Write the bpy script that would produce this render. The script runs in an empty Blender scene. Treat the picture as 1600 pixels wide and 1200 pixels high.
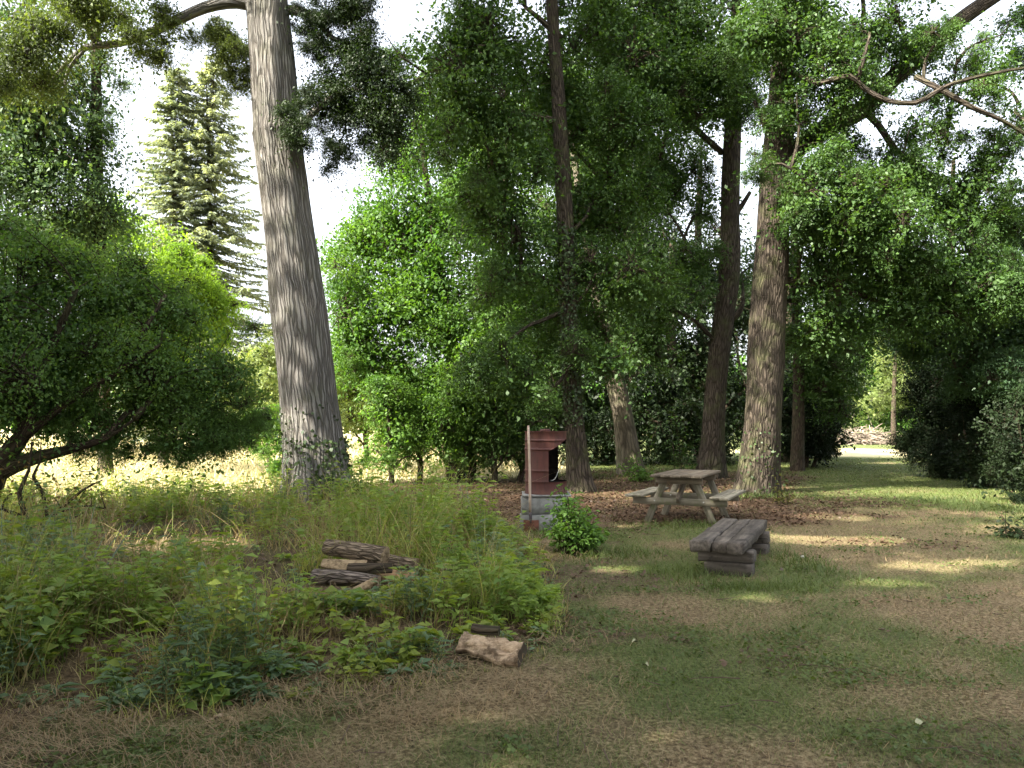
import bpy, math
import numpy as np
from mathutils import Vector, Matrix

# ------------------------------------------------------------------ camera, sky, sun, exposure
scene = bpy.context.scene
COL = scene.collection
FPX, CAMZ = 1232.0, 1.5                       # focal length in photo pixels, eye height
PITCH = math.atan(62.0 / FPX)
cam_d = bpy.data.cameras.new("camera")
cam_d.sensor_width = 36.0
cam_d.lens = 36.0 * FPX / 1600.0
cam_d.clip_start, cam_d.clip_end = 0.05, 3000.0
cam = bpy.data.objects.new("camera", cam_d)
cam.location = (0, 0, CAMZ)
cam.rotation_euler = (math.pi / 2 + PITCH, 0, 0)
COL.objects.link(cam)
scene.camera = cam

SUN_EL, SUN_AZ = math.radians(45), math.radians(236)     # azimuth clockwise from +Y: left, a little behind the camera
SDIR = np.array([math.sin(SUN_AZ) * math.cos(SUN_EL), math.cos(SUN_AZ) * math.cos(SUN_EL), math.sin(SUN_EL)])
world = bpy.data.worlds.new("World")
scene.world = world
world.use_nodes = True
wn = world.node_tree
wn.nodes.clear()
sky = wn.nodes.new("ShaderNodeTexSky")
sky.sky_type = 'NISHITA'
sky.sun_disc = False
sky.sun_elevation, sky.sun_rotation = SUN_EL, SUN_AZ
sky.air_density, sky.dust_density, sky.ozone_density = 1.0, 6.0, 1.0
bg = wn.nodes.new("ShaderNodeBackground")
bg.inputs[1].default_value = 0.15
wo = wn.nodes.new("ShaderNodeOutputWorld")
hs = wn.nodes.new("ShaderNodeHueSaturation")          # thin white haze all over the sky
hs.inputs["Saturation"].default_value = 0.35
wn.links.new(sky.outputs[0], hs.inputs["Color"])
wn.links.new(hs.outputs[0], bg.inputs[0])
wn.links.new(bg.outputs[0], wo.inputs[0])
sun_d = bpy.data.lights.new("sun", 'SUN')
sun_d.energy, sun_d.angle, sun_d.color = 4.6, math.radians(0.53), (1.0, 0.93, 0.80)
sun = bpy.data.objects.new("sun", sun_d)
sun.rotation_euler = Vector(SDIR).to_track_quat('Z', 'Y').to_euler()
sun.location = (-30, -20, 40)
COL.objects.link(sun)
scene.view_settings.view_transform = 'Standard'
scene.view_settings.look = 'None'
scene.view_settings.gamma = 1.0
scene.view_settings.use_curve_mapping = False
scene.view_settings.exposure = 2.35
cy = scene.cycles
cy.max_bounces, cy.diffuse_bounces, cy.glossy_bounces, cy.transmission_bounces = 6, 4, 2, 4
cy.transparent_max_bounces = 4
cy.sample_clamp_indirect = 4.0
cy.use_denoising = True
cy.denoising_prefilter = 'ACCURATE'

# ------------------------------------------------------------------ helpers
def P(px, py, D):
    """photo pixel at a real distance D (metres along +Y) -> point in the place"""
    u, v = (px - 800.0) / FPX, (600.0 - py) / FPX
    c, s = math.cos(PITCH), math.sin(PITCH)
    dy, dz = c - v * s, s + v * c
    return np.array([u / dy * D, D, CAMZ + dz / dy * D])

_rng_tab = np.random.default_rng(99).random(65536)
def _h(i, j, s):
    return _rng_tab[(i * 7919 + j * 104729 + s * 1299709) & 65535]
def noise(x, y, s=0):
    x, y = np.asarray(x, float), np.asarray(y, float)
    i, j = np.floor(x).astype(np.int64), np.floor(y).astype(np.int64)
    f, g = x - i, y - j
    f, g = f * f * (3 - 2 * f), g * g * (3 - 2 * g)
    return (_h(i, j, s) * (1 - f) + _h(i + 1, j, s) * f) * (1 - g) + (_h(i, j + 1, s) * (1 - f) + _h(i + 1, j + 1, s) * f) * g
def fbm(x, y, s=0, o=4):
    t, a, n = 0, 0.5, 0
    for k in range(o):
        t = t + a * noise(x * 2 ** k, y * 2 ** k, s + k); n += a; a *= 0.5
    return t / n
def sstep(a, b, x):
    t = np.clip((np.asarray(x, float) - a) / (b - a), 0, 1)
    return t * t * (3 - 2 * t)
def unit(v):
    return v / np.maximum(np.linalg.norm(v, axis=-1, keepdims=True), 1e-9)

def mk(name, V, F, mat=None, parent=None, smooth=False, uv=None, col=None, kind=None, label=None, mats=None, midx=None):
    V = np.asarray(V, np.float32).reshape(-1, 3)
    if isinstance(F, np.ndarray):
        k = F.shape[1]
        li = F.astype(np.int32).ravel()
        ls = np.arange(0, len(li), k, dtype=np.int32)
    else:
        li = np.array([i for f in F for i in f], np.int32)
        ln = np.array([len(f) for f in F], np.int32)
        ls = np.concatenate([[0], np.cumsum(ln)[:-1]]).astype(np.int32)
    me = bpy.data.meshes.new(name)
    me.vertices.add(len(V)); me.vertices.foreach_set("co", V.ravel())
    me.loops.add(len(li)); me.loops.foreach_set("vertex_index", li)
    me.polygons.add(len(ls)); me.polygons.foreach_set("loop_start", ls)
    if smooth:
        me.polygons.foreach_set("use_smooth", np.ones(len(ls), bool))
    if uv is not None:
        l = me.uv_layers.new(name="bark")
        l.data.foreach_set("uv", np.asarray(uv, np.float32)[li].ravel())
    if col is not None:
        a = me.color_attributes.new("zone", 'FLOAT_COLOR', 'POINT')
        a.data.foreach_set("color", np.asarray(col, np.float32).ravel())
    for m in (mats or ([mat] if mat else [])):
        me.materials.append(m)
    if midx is not None:
        me.polygons.foreach_set("material_index", np.asarray(midx, np.int32))
    me.update(calc_edges=True)
    o = bpy.data.objects.new(name, me)
    COL.objects.link(o)
    if parent is not None:
        o.parent = parent
        o.matrix_parent_inverse = Matrix.Translation(-Vector(parent.location)) if parent.rotation_euler.z == 0 else Matrix.Identity(4)
    if kind: o["kind"] = kind
    if label: o["label"] = label
    return o

def thing(name, label, cat, loc=(0, 0, 0), rz=0.0, group=None):
    o = bpy.data.objects.new(name, None)
    o.empty_display_size = 0.2
    COL.objects.link(o)
    o.location = tuple(float(c) for c in loc); o.rotation_euler = (0, 0, rz)
    o["label"] = label; o["category"] = cat
    if group: o["group"] = group
    return o

# ---- node materials
class NT:
    def __init__(s, name):
        s.m = bpy.data.materials.new(name); s.m.use_nodes = True
        s.t = s.m.node_tree; s.t.nodes.clear()
        s.out = s.n("OutputMaterial")
    def n(s, ty, **kw):
        nd = s.t.nodes.new("ShaderNode" + ty)
        for k, v in kw.items(): setattr(nd, k, v)
        return nd
    def l(s, a, b): s.t.links.new(a, b)
    def put(s, nd, **kw):
        for k, v in kw.items():
            i = nd.inputs[k.replace('_', ' ')]
            if hasattr(v, 'is_output'): s.l(v, i)
            else: i.default_value = v
        return nd
    def mix(s, f, a, b, mode='MIX'):
        nd = s.n("Mix", data_type='RGBA', blend_type=mode)
        for i, v in ((0, f), (6, a), (7, b)):
            if hasattr(v, 'is_output'): s.l(v, nd.inputs[i])
            else: nd.inputs[i].default_value = v if i == 0 else (*v[:3], 1)
        return nd.outputs[2]
    def ramp(s, f, stops):
        nd = s.n("ValToRGB"); s.l(f, nd.inputs[0])
        e = nd.color_ramp.elements
        while len(e) < len(stops): e.new(0.5)
        for el, (p, c) in zip(e, stops):
            el.position = p; el.color = (*c, 1) if isinstance(c, tuple) else (c, c, c, 1)
        return nd.outputs[0]
    def noise(s, vec, scale, detail=4, rough=0.55):
        nd = s.n("TexNoise"); nd.inputs["Scale"].default_value = scale
        nd.inputs["Detail"].default_value = detail; nd.inputs["Roughness"].default_value = rough
        if vec is not None: s.l(vec, nd.inputs["Vector"])
        return nd.outputs["Fac"]
    def mapping(s, vec, scale=(1, 1, 1), loc=None):
        nd = s.n("Mapping"); s.l(vec, nd.inputs[0]); nd.inputs[3].default_value = scale
        if loc is not None: s.l(loc, nd.inputs[1])
        return nd.outputs[0]
    def bump(s, h, strength=0.5, dist=0.02):
        nd = s.n("Bump"); s.l(h, nd.inputs["Height"])
        nd.inputs["Strength"].default_value = strength; nd.inputs["Distance"].default_value = dist
        return nd.outputs[0]
    def principled(s, col, rough=0.8, normal=None, spec=0.3, metal=0.0):
        b = s.n("BsdfPrincipled")
        s.put(b, Base_Color=col if hasattr(col, 'is_output') else (*col, 1), Roughness=rough, Metallic=metal)
        b.inputs["Specular IOR Level"].default_value = spec
        if normal is not None: s.l(normal, b.inputs["Normal"])
        return b
    def done(s, sh):
        s.l(sh if hasattr(sh, 'is_output') else sh.outputs[0], s.out.inputs[0]); return s.m

def leaf_mat(name, c1, c2, trans=0.4, tint=(1.5, 1.45, 0.6), spec=0.35, nscale=0.8, dead=None):
    t = NT(name)
    geo = t.n("NewGeometry"); tc = t.n("TexCoord")
    rnd = geo.outputs["Random Per Island"]
    col = t.mix(rnd, c1, c2)
    big = t.noise(tc.outputs["Object"], nscale, 2)
    oi = t.n("ObjectInfo")
    bo = t.n("Math", operation='MULTIPLY_ADD'); t.l(oi.outputs["Random"], bo.inputs[0]); bo.inputs[1].default_value = .45; t.l(big, bo.inputs[2])
    f = t.ramp(bo.outputs[0], [(0.4, 0.0), (0.95, 1.0)])
    col = t.mix(f, t.mix(0.75, col, c1), t.mix(0.55, col, c2))
    if dead:
        k = t.n("Math", operation='GREATER_THAN'); t.l(rnd, k.inputs[0]); k.inputs[1].default_value = 1 - dead[1]
        col = t.mix(k.outputs[0], col, dead[0])
    p = t.principled(col, 0.55, spec=spec)
    tr = t.n("BsdfTranslucent")
    tcol = t.n("Mix", data_type='RGBA', blend_type='MULTIPLY'); tcol.inputs[0].default_value = 1
    t.l(col, tcol.inputs[6]); tcol.inputs[7].default_value = (*tint, 1)
    t.l(tcol.outputs[2], tr.inputs[0])
    mx = t.n("MixShader"); mx.inputs[0].default_value = trans
    t.l(p.outputs[0], mx.inputs[1]); t.l(tr.outputs[0], mx.inputs[2])
    return t.done(mx)

def bark_mat(name, dark, light, moss=None, su=9.0, sv=1.6, bump=1.0, dist=0.03, moss_amt=0.5):
    t = NT(name)
    uv = t.n("UVMap"); uv.uv_map = "bark"
    tc = t.n("TexCoord")
    wob = t.n("TexNoise"); wob.inputs["Scale"].default_value = 2.2; wob.inputs["Detail"].default_value = 3
    t.l(uv.outputs[0], wob.inputs["Vector"])
    add = t.n("VectorMath", operation='MULTIPLY_ADD')
    t.l(wob.outputs["Color"], add.inputs[0]); add.inputs[1].default_value = (0.16, 0.16, 0); t.l(uv.outputs[0], add.inputs[2])
    mp = t.mapping(add.outputs[0], (su, sv, 1))
    vo = t.n("TexVoronoi", feature='DISTANCE_TO_EDGE'); vo.inputs["Scale"].default_value = 1.0
    t.l(mp, vo.inputs["Vector"])
    mp2 = t.mapping(uv.outputs[0], (su * 4.0, sv * 2.2, 1))
    fine = t.noise(mp2, 1.0, 6, 0.65)
    ridge = t.ramp(vo.outputs["Distance"], [(0.0, 0.0), (0.22, 1.0)])
    h = t.n("Math", operation='MULTIPLY_ADD'); t.l(fine, h.inputs[0]); h.inputs[1].default_value = 0.55; t.l(ridge, h.inputs[2])
    big = t.noise(tc.outputs["Object"], 1.3, 3)
    hn = t.n("Math", operation='DIVIDE'); t.l(h.outputs[0], hn.inputs[0]); hn.inputs[1].default_value = 1.5
    col = t.ramp(hn.outputs[0], [(0.12, dark), (0.45, tuple(0.5 * (a + b) for a, b in zip(dark, light))), (0.85, light)])
    col = t.mix(t.ramp(big, [(0.35, 0.0), (0.75, 0.5)]), col, tuple(c * 0.55 for c in light))
    if moss:
        m = t.noise(tc.outputs["Object"], 2.3, 5, 0.7)
        mm = t.n("Math", operation='MULTIPLY'); t.l(t.ramp(m, [(0.48, 0.0), (0.68, 1.0)]), mm.inputs[0]); mm.inputs[1].default_value = moss_amt
        col = t.mix(mm.outputs[0], col, moss)
    return t.done(t.principled(col, 0.92, t.bump(h.outputs[0], bump, dist), 0.15))

def wood_mat(name, c1, c2, grain=(1.2, 22, 22), stain=None, rough=0.85, bump=0.5, axis_scale=1.0):
    t = NT(name)
    tc = t.n("TexCoord"); oi = t.n("ObjectInfo")
    off = t.n("Math", operation='MULTIPLY'); t.l(oi.outputs["Random"], off.inputs[0]); off.inputs[1].default_value = 37.0
    v = t.n("VectorMath", operation='ADD'); t.l(tc.outputs["Object"], v.inputs[0]); t.l(off.outputs[0], v.inputs[1])
    g = t.noise(t.mapping(v.outputs[0], grain), 1.0 * axis_scale, 6, 0.65)
    col = t.ramp(g, [(0.28, c1), (0.7, c2)])
    b = t.noise(v.outputs[0], 3.0, 4, 0.6)
    col = t.mix(t.ramp(b, [(0.4, 0.0), (0.75, 0.55)]), col, tuple(c * 0.5 for c in c1))
    rn = t.n("HueSaturation"); t.l(col, rn.inputs["Color"])
    vv = t.n("MapRange"); t.l(oi.outputs["Random"], vv.inputs[0]); vv.inputs[3].default_value = 0.8; vv.inputs[4].default_value = 1.15
    t.l(vv.outputs[0], rn.inputs["Value"])
    col = rn.outputs[0]
    if stain:
        s = t.noise(v.outputs[0], 6.0, 5, 0.7)
        col = t.mix(t.ramp(s, [(0.55, 0.0), (0.68, 0.8)]), col, stain)
    return t.done(t.principled(col, rough, t.bump(g, bump, 0.006), 0.2))

# ---- geometry generators
def smooth_path(pts, rad, step):
    pts, rad = np.asarray(pts, float), np.asarray(rad, float)
    n = len(pts)
    if n == 2:
        k = max(2, int(np.linalg.norm(pts[1] - pts[0]) / step))
        t = np.linspace(0, 1, k + 1)[:, None]
        return pts[0] * (1 - t) + pts[1] * t, rad[0] * (1 - t[:, 0]) + rad[1] * t[:, 0]
    E = np.vstack([2 * pts[0] - pts[1], pts, 2 * pts[-1] - pts[-2]])
    op, orr = [], []
    for i in range(n - 1):
        p0, p1, p2, p3 = E[i:i + 4]
        k = max(2, int(np.linalg.norm(p2 - p1) / step))
        for t in np.arange(k) / k:
            op.append(0.5 * ((2 * p1) + (-p0 + p2) * t + (2 * p0 - 5 * p1 + 4 * p2 - p3) * t ** 2 + (-p0 + 3 * p1 - 3 * p2 + p3) * t ** 3))
            orr.append(rad[i] * (1 - t) + rad[i + 1] * t)
    op.append(pts[-1]); orr.append(rad[-1])
    return np.array(op), np.array(orr)

def tube(pts, rad, sides=16, step=0.25, amp=0.0, seed=0, flare=0.0, cap=True, freq=6):
    c, r = smooth_path(pts, rad, step)
    n = len(c)
    T = unit(np.gradient(c, axis=0))
    ref = np.array([0.0, 1.0, 0.0]) if abs(T[0][1]) < 0.8 else np.array([1.0, 0, 0])
    A = np.zeros_like(T); prev = ref
    for i in range(n):
        a = prev - T[i] * prev.dot(T[i]); a /= np.linalg.norm(a); A[i] = a; prev = a
    B = np.cross(T, A)
    th = np.linspace(0, 2 * np.pi, sides, endpoint=False)
    L = np.concatenate([[0], np.cumsum(np.linalg.norm(np.diff(c, axis=0), axis=1))])
    R = r[:, None] * np.ones(sides)
    if flare:
        f = np.exp(-L / 0.45)[:, None]
        R = R * (1 + flare * f * (0.75 + 0.5 * np.sin(th * 5 + seed)[None]))
    if amp:
        x = np.cos(th)[None] * freq * .5 + 50 + seed; y = np.sin(th)[None] * freq * .5 + 50 + L[:, None] * 0.9
        lo = noise(x * 0.5, y * 0.5 + L[:, None] * .2, seed) - .5
        hi = noise(th[None] / (2 * np.pi) * sides * 0.5 + L[:, None] * 0.15, L[:, None] * 1.6 + seed, seed + 3) - .5
        R = R * (1 + amp * (1.2 * lo + 0.8 * hi))
    V = c[:, None] + R[..., None] * (np.cos(th)[None, :, None] * A[:, None] + np.sin(th)[None, :, None] * B[:, None])
    uv = np.stack([np.broadcast_to(th / (2 * np.pi) * 2 * np.pi * max(r.max(), .03), (n, sides)), np.broadcast_to(L[:, None], (n, sides))], -1)
    i = np.arange(n - 1)[:, None] * sides; j = np.arange(sides)[None]; k = (j + 1) % sides
    F = np.stack([i + j, i + k, i + sides + k, i + sides + j], -1).reshape(-1, 4)
    V = V.reshape(-1, 3); uv = uv.reshape(-1, 2)
    F = [tuple(f) for f in F]
    if cap:
        F.append(tuple(range(sides - 1, -1, -1))); F.append(tuple(range((n - 1) * sides, n * sides)))
    return V, F, uv, c, r

def thin_tubes(starts, mids, ends, r0, r1, segs=3, sides=3):
    """many little tapered twigs in one mesh"""
    n = len(starts)
    t = np.linspace(0, 1, segs + 1)[None, :, None]
    C = (1 - t) ** 2 * starts[:, None] + 2 * t * (1 - t) * mids[:, None] + t ** 2 * ends[:, None]
    d = unit(ends - starts)
    ref = np.where(np.abs(d[:, 2:3]) > .9, np.array([[1., 0, 0]]), np.array([[0, 0, 1.]]))
    A = unit(np.cross(d, ref)); B = np.cross(d, A)
    th = np.linspace(0, 2 * np.pi, sides, endpoint=False)
    ring = np.cos(th)[None, :, None] * A[:, None] + np.sin(th)[None, :, None] * B[:, None]
    R = (np.asarray(r0).reshape(-1, 1) * (1 - t[0, :, 0]) + np.asarray(r1).reshape(-1, 1) * t[0, :, 0]) * np.ones((n, 1))
    V = C[:, :, None] + R[:, :, None, None] * ring[:, None]
    base = (np.arange(n) * (segs + 1) * sides)[:, None, None]
    i = (np.arange(segs) * sides)[None, :, None]; j = np.arange(sides)[None, None]; k = (j + 1) % sides
    F = np.stack([base + i + j, base + i + k, base + i + sides + k, base + i + sides + j], -1).reshape(-1, 4)
    uv = np.zeros((n, segs + 1, sides, 2)); uv[..., 0] = th * .02; uv[..., 1] = t[..., 0][..., None] * .6
    return V.reshape(-1, 3), F, uv.reshape(-1, 2)

def leaf_quads(p, a, n0, L, Wd, rng, fold=0.18):
    a = unit(a); w = unit(np.cross(a, n0)); n = np.cross(w, a)
    L = np.asarray(L)[:, None]; Wd = np.asarray(Wd)[:, None]
    m = p + a * L * (0.38 + 0.14 * rng.random((len(p), 1)))
    V = np.stack([p, m + w * Wd / 2 + n * Wd * fold, p + a * L - n * L * 0.12, m - w * Wd / 2 + n * Wd * fold], 1)
    return V.reshape(-1, 3), np.arange(len(p) * 4).reshape(-1, 4)

def clumps(blobs, rng, dens=7.0, squash=0.9, shell=0.42):
    """blobs: (px, py, D, radius px[, density factor[, depth factor]]) -> clump centres, outward vectors"""
    C, O, B = [], [], []
    for b in blobs:
        px, py, D, rp = b[:4]
        f = b[4] if len(b) > 4 else 1.0
        df = b[5] if len(b) > 5 else 0.9
        c, r = P(px, py, D), rp * D / FPX
        k = max(3, int(dens * f * r * r * 4))
        d = unit(rng.normal(size=(k, 3)))
        lump = 0.72 + 0.5 * rng.random(k)
        rad = r * rng.random(k) ** shell * lump
        off = d * rad[:, None] * np.array([1.0, df, squash])
        C.append(c + off); O.append(d); B.append(np.repeat(c[None], k, 0))
    return np.concatenate(C), np.concatenate(O), np.concatenate(B)

def clump_leaves(C, O, rng, per=30, L=0.09, asp=0.6, spread=0.28, flat=0.35, up=1.0, droop=0.25, jit=0.55):
    k = len(C)
    nrm = unit(np.array([0, 0, 1.0]) * up + O * 0.55 + rng.normal(size=(k, 3)) * 0.35)
    A = unit(np.cross(nrm, rng.normal(size=(k, 3)))); Bv = np.cross(nrm, A)
    sz = spread * (0.6 + 0.8 * rng.random(k))
    cnt = np.maximum(4, (per * (0.5 + rng.random(k)))).astype(int)
    idx = np.repeat(np.arange(k), cnt); n = len(idx)
    g = rng.normal(size=(n, 3)); g[:, 2] *= flat
    off = (g[:, 0:1] * A[idx] + g[:, 1:2] * Bv[idx] + g[:, 2:3] * nrm[idx]) * sz[idx][:, None]
    rr = np.linalg.norm(off, axis=1)
    off[:, 2] -= droop * rr
    p = C[idx] + off
    a = unit(unit(off) * 0.7 + rng.normal(size=(n, 3)) * 0.7 + np.array([0, 0, -droop]))
    n0 = unit(nrm[idx] + rng.normal(size=(n, 3)) * jit)
    s = L * (0.65 + 0.7 * rng.random(n))
    return leaf_quads(p - a * s[:, None] * .5, a, n0, s, s * asp, rng)

BOUGHS = {}
def bough_mesh(style, k):
    """one leafy bough about two metres across: an arching stick, side twigs, sprays of leaves (shared by many copies)"""
    key = (style, k)
    if key in BOUGHS: return BOUGHS[key]
    rng = np.random.default_rng(900 + k * 17 + len(style))
    per, flat, droop, asp, nsp, lf = {"broad": (21, .24, .3, .62, 60, .094), "fine": (28, .35, .35, .6, 64, .072), "dense": (24, .5, .2, .55, 64, .105)}[style]
    d = unit(rng.normal(size=(nsp, 3)))
    C = d * (rng.random(nsp) ** .55)[:, None] * np.array([1.0, 1.0, .66])
    if style == "broad":                          # foliage held in a few flat tiers
        tier = rng.integers(0, 3, nsp)
        C[:, 2] = (tier - 1) * .42 + rng.normal(size=nsp) * .06 + .12 * C[:, 0]
        C[:, :2] *= (1.05 - .2 * tier)[:, None]
    C[:, 2] += -.22 * (C[:, 0] ** 2 + C[:, 1] ** 2)
    V, F = clump_leaves(C, d, rng, per, lf, asp, .22, flat, 1.0, droop, .45)
    root = np.array([-.55, 0, -.45])
    st = root * (1 - rng.random((nsp, 1))) * .9
    Vt, Ft, uv = thin_tubes(st, (st + C) / 2 + [0, 0, .1], C, np.full(nsp, .016), np.full(nsp, .005), 3, 3)
    o = mk("bough", np.vstack([V, Vt]), np.vstack([F, Ft + len(V)]), mats=[LEAF_OAK, BARK_DARK], midx=np.concatenate([np.zeros(len(F)), np.ones(len(Ft))]), uv=np.vstack([np.zeros((len(V), 2)), uv]))
    me = o.data
    bpy.data.objects.remove(o)
    BOUGHS[key] = me
    return me
def add_boughs(crown, blobs, leafm, rng, style="broad", kb=9.0, rel=.55, squash=.9):
    for b in blobs:
        f = b[4] if len(b) > 4 else 1.0
        df = b[5] if len(b) > 5 else .9
        c, r = P(b[0], b[1], b[2]), b[3] * b[2] / FPX
        n = max(2, int(round(kb * f + rng.random() - .5)))
        d = unit(rng.normal(size=(n, 3)))
        rad = r * (.25 + .72 * rng.random(n) ** .6)
        small = rng.random(n) < .35
        rad[small] *= 1.2
        for i in range(n):
            o = bpy.data.objects.new("bough", bough_mesh(style, int(rng.integers(0, 4))))
            COL.objects.link(o)
            o.parent = crown
            o.location = c + d[i] * rad[i] * np.array([1, df, squash])
            o.rotation_euler = (rng.normal() * .35, rng.normal() * .35, rng.random() * 6.283)
            q = r * rel * (.70 + .45 * rng.random()) * (.62 if small[i] else 1)
            o.scale = (q, q * (.8 + .4 * rng.random()), q * (.8 + .4 * rng.random()))
            o.material_slots[0].link = 'OBJECT'
            o.material_slots[0].material = leafm
            NBOUGH[0] += 1
NBOUGH = [0]
def nearest(nodes, C):
    out = np.empty(len(C), int)
    for s in range(0, len(C), 512):
        d = ((C[s:s + 512, None] - nodes[None]) ** 2).sum(-1)
        out[s:s + 512] = d.argmin(1)
    return out

def wpath(pts, D=None):
    """[(px,py,width px[,D])] -> points, radii"""
    q = [(*p, D) if len(p) == 3 else p for p in pts]
    return np.array([P(a, b, d) for a, b, w, d in q]), np.array([w * d / FPX / 2 for a, b, w, d in q])

def tree(name, label, cat, trunk, blobs, leafm, barkm, seed, D=None, group=None, limbs=(), dens=7.0, per=30, L=0.09,
         asp=0.6, spread=0.28, flat=0.35, sides=20, amp=0.10, flare=0.5, droop=0.25, auto_limbs=True, twig=0.011,
         twig_share=1.0, up=1.0, step=0.25, trunks=None, jit=0.55, shell=0.42, squash=0.9, limb_r=0.046, bough='broad', kb=5.6):
    rng = np.random.default_rng(seed)
    stems = [wpath(s, D) for s in (trunks or [trunk])]
    base = stems[0][0][0].copy()
    base[2] = 0.0
    o = thing(name, label, cat, base, 0, group)
    nodes = []
    for pts, rad in stems:
        if pts[0][2] < 0.6:
            pts = np.vstack([pts[0] - np.array([0, 0, pts[0][2] + 0.25]), pts]); rad = np.concatenate([[rad[0]], rad])
        V, F, uv, c, r = tube(pts, rad, sides, step, amp, seed, flare)
        mk("trunk", V, F, barkm, o, True, uv)
        nodes.append(c[len(c) // 4:])
    tr_nodes = np.concatenate(nodes)
    alln = [tr_nodes]
    for li, lb in enumerate(limbs):
        pts, rad = wpath(lb, D)
        V, F, uv, c, r = tube(pts, rad, 10, 0.18, 0.14, seed + li + 7, 0)
        mk("limb", V, F, barkm, o, True, uv)
        alln.append(c)
    C, O, B = clumps(blobs, rng, dens, squash, shell)
    if auto_limbs:
        for bi, b in enumerate(blobs):
            c = P(b[0], b[1], b[2]); r = b[3] * b[2] / FPX
            tgt = c + rng.normal(size=3) * r * 0.2
            q = np.concatenate(alln)
            dd = np.linalg.norm(q - (tgt - np.array([0, 0, 0.6 * r + .4])), axis=1)
            s = q[dd.argmin()]
            ln = np.linalg.norm(tgt - s)
            if ln < 0.4: continue
            m1 = s + (tgt - s) * 0.35 + np.array([0, 0, 0.10 * ln]) + rng.normal(size=3) * ln * 0.06
            m2 = s + (tgt - s) * 0.7 + np.array([0, 0, 0.10 * ln]) + rng.normal(size=3) * ln * 0.08
            e = tgt + (tgt - s) * 0.25 + rng.normal(size=3) * r * 0.2
            lr = limb_r * (0.5 + 0.35 * ln)
            lr = min(lr, 0.11)
            V, F, uv, cc, _ = tube([s, m1, m2, tgt, e], [lr, lr * .8, lr * .6, lr * .4, lr * .15], 7, 0.3, 0.12, seed + bi, 0)
            mk("limb", V, F, barkm, o, True, uv)
            alln.append(cc)
    nd = np.concatenate(alln)
    if twig > 0:
        sel = rng.random(len(C)) < twig_share
        Cs = C[sel]
        st = nd[nearest(nd, Cs - np.array([0, 0, 0.15]))]
        ln = np.linalg.norm(Cs - st, axis=1, keepdims=True)
        mid = (st + Cs) / 2 + rng.normal(size=Cs.shape) * ln * .10 + np.array([0, 0, .08]) * ln
        V, F, uv = thin_tubes(st, mid, Cs, twig * (0.7 + 0.4 * ln[:, 0]), np.full(len(Cs), twig * .35), 4, 3)
        mk("twigs", V, F, barkm, o, False, uv, kind="stuff")
    V, F = clump_leaves(C, O, rng, per, L, asp, spread, flat, up, droop, jit)
    cr = mk("crown", V, F, leafm, o)
    NLEAF[0] += len(F)
    if kb > 0: add_boughs(cr, blobs, leafm, rng, bough, kb, .72, squash)
    return o
NLEAF = [0]

def box(sx, sy, sz, bev=0.0, seed=None, wob=0.0, segx=1):
    """bevelled box centred on the origin, long axis x; segx adds cuts so worn edges can wander"""
    b = min(bev, sx * .4, sy * .4, sz * .4)
    prof = [(-sy / 2 + b, -sz / 2), (sy / 2 - b, -sz / 2), (sy / 2, -sz / 2 + b), (sy / 2, sz / 2 - b),
            (sy / 2 - b, sz / 2), (-sy / 2 + b, sz / 2), (-sy / 2, sz / 2 - b), (-sy / 2, -sz / 2 + b)]
    xs = [-sx / 2, -sx / 2 + b] + [(-sx / 2) + sx * k / segx for k in range(1, segx)] + [sx / 2 - b, sx / 2]
    V = []
    for i, x in enumerate(xs):
        e = (i == 0 or i == len(xs) - 1)
        for y, z in prof:
            k = (1 - 2 * b / max(sy, sz)) if e else 1.0
            V.append((x, y * k, z * k))
    V = np.array(V)
    if wob:
        r = np.random.default_rng(seed or 0)
        V += r.normal(size=V.shape) * wob
    F = []
    n = len(xs)
    for i in range(n - 1):
        for j in range(8):
            k = (j + 1) % 8
            F.append((i * 8 + j, i * 8 + k, i * 8 + 8 + k, i * 8 + 8 + j))
    F.append(tuple(range(7, -1, -1))); F.append(tuple(range((n - 1) * 8, n * 8)))
    return V, F

def piece(name, geom, mat, parent, loc, rot=(0, 0, 0), label=None):
    o = mk(name, geom[0], geom[1], mat, None)
    o.parent = parent
    o.location = loc; o.rotation_euler = rot
    if label: o["label"] = label
    return o

# ------------------------------------------------------------------ zones of the ground (what grows where)
VERGE = np.array([(-14, 3.2), (-4.0, 3.75), (-2.57, 3.95), (-1.7, 4.2), (-.88, 4.5), (-.39, 4.75), (.12, 5.1), (.32, 6.0), (.38, 7.4), (.30, 9.0),
                  (.05, 10.6), (-.9, 12.2), (-1.9, 13.5), (-2.9, 15.4), (-5.2, 16.2), (-14, 14.2)])
def poly_sd(poly, x, y):
    """signed distance to a polygon, positive inside"""
    x, y = np.asarray(x, float), np.asarray(y, float)
    d = np.full(x.shape, 1e9); ins = np.zeros(x.shape, bool)
    for (ax, ay), (bx, by) in zip(poly, np.roll(poly, -1, 0)):
        ex, ey = bx - ax, by - ay
        t = np.clip(((x - ax) * ex + (y - ay) * ey) / (ex * ex + ey * ey), 0, 1)
        d = np.minimum(d, np.hypot(x - ax - t * ex, y - ay - t * ey))
        ins ^= ((ay > y) != (by > y)) & (x < (bx - ax) * (y - ay) / (by - ay + 1e-12) + ax)
    return np.where(ins, d, -d)
FIELD = np.array([(-200, -8), (-30, 6), (-14, 14.4), (-6.5, 15.8), (-4.6, 18.5), (-3.2, 20.8), (1.5, 22.6), (2.4, 26), (2.0, 60), (20, 110), (20, 400), (-400, 400)])
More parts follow.
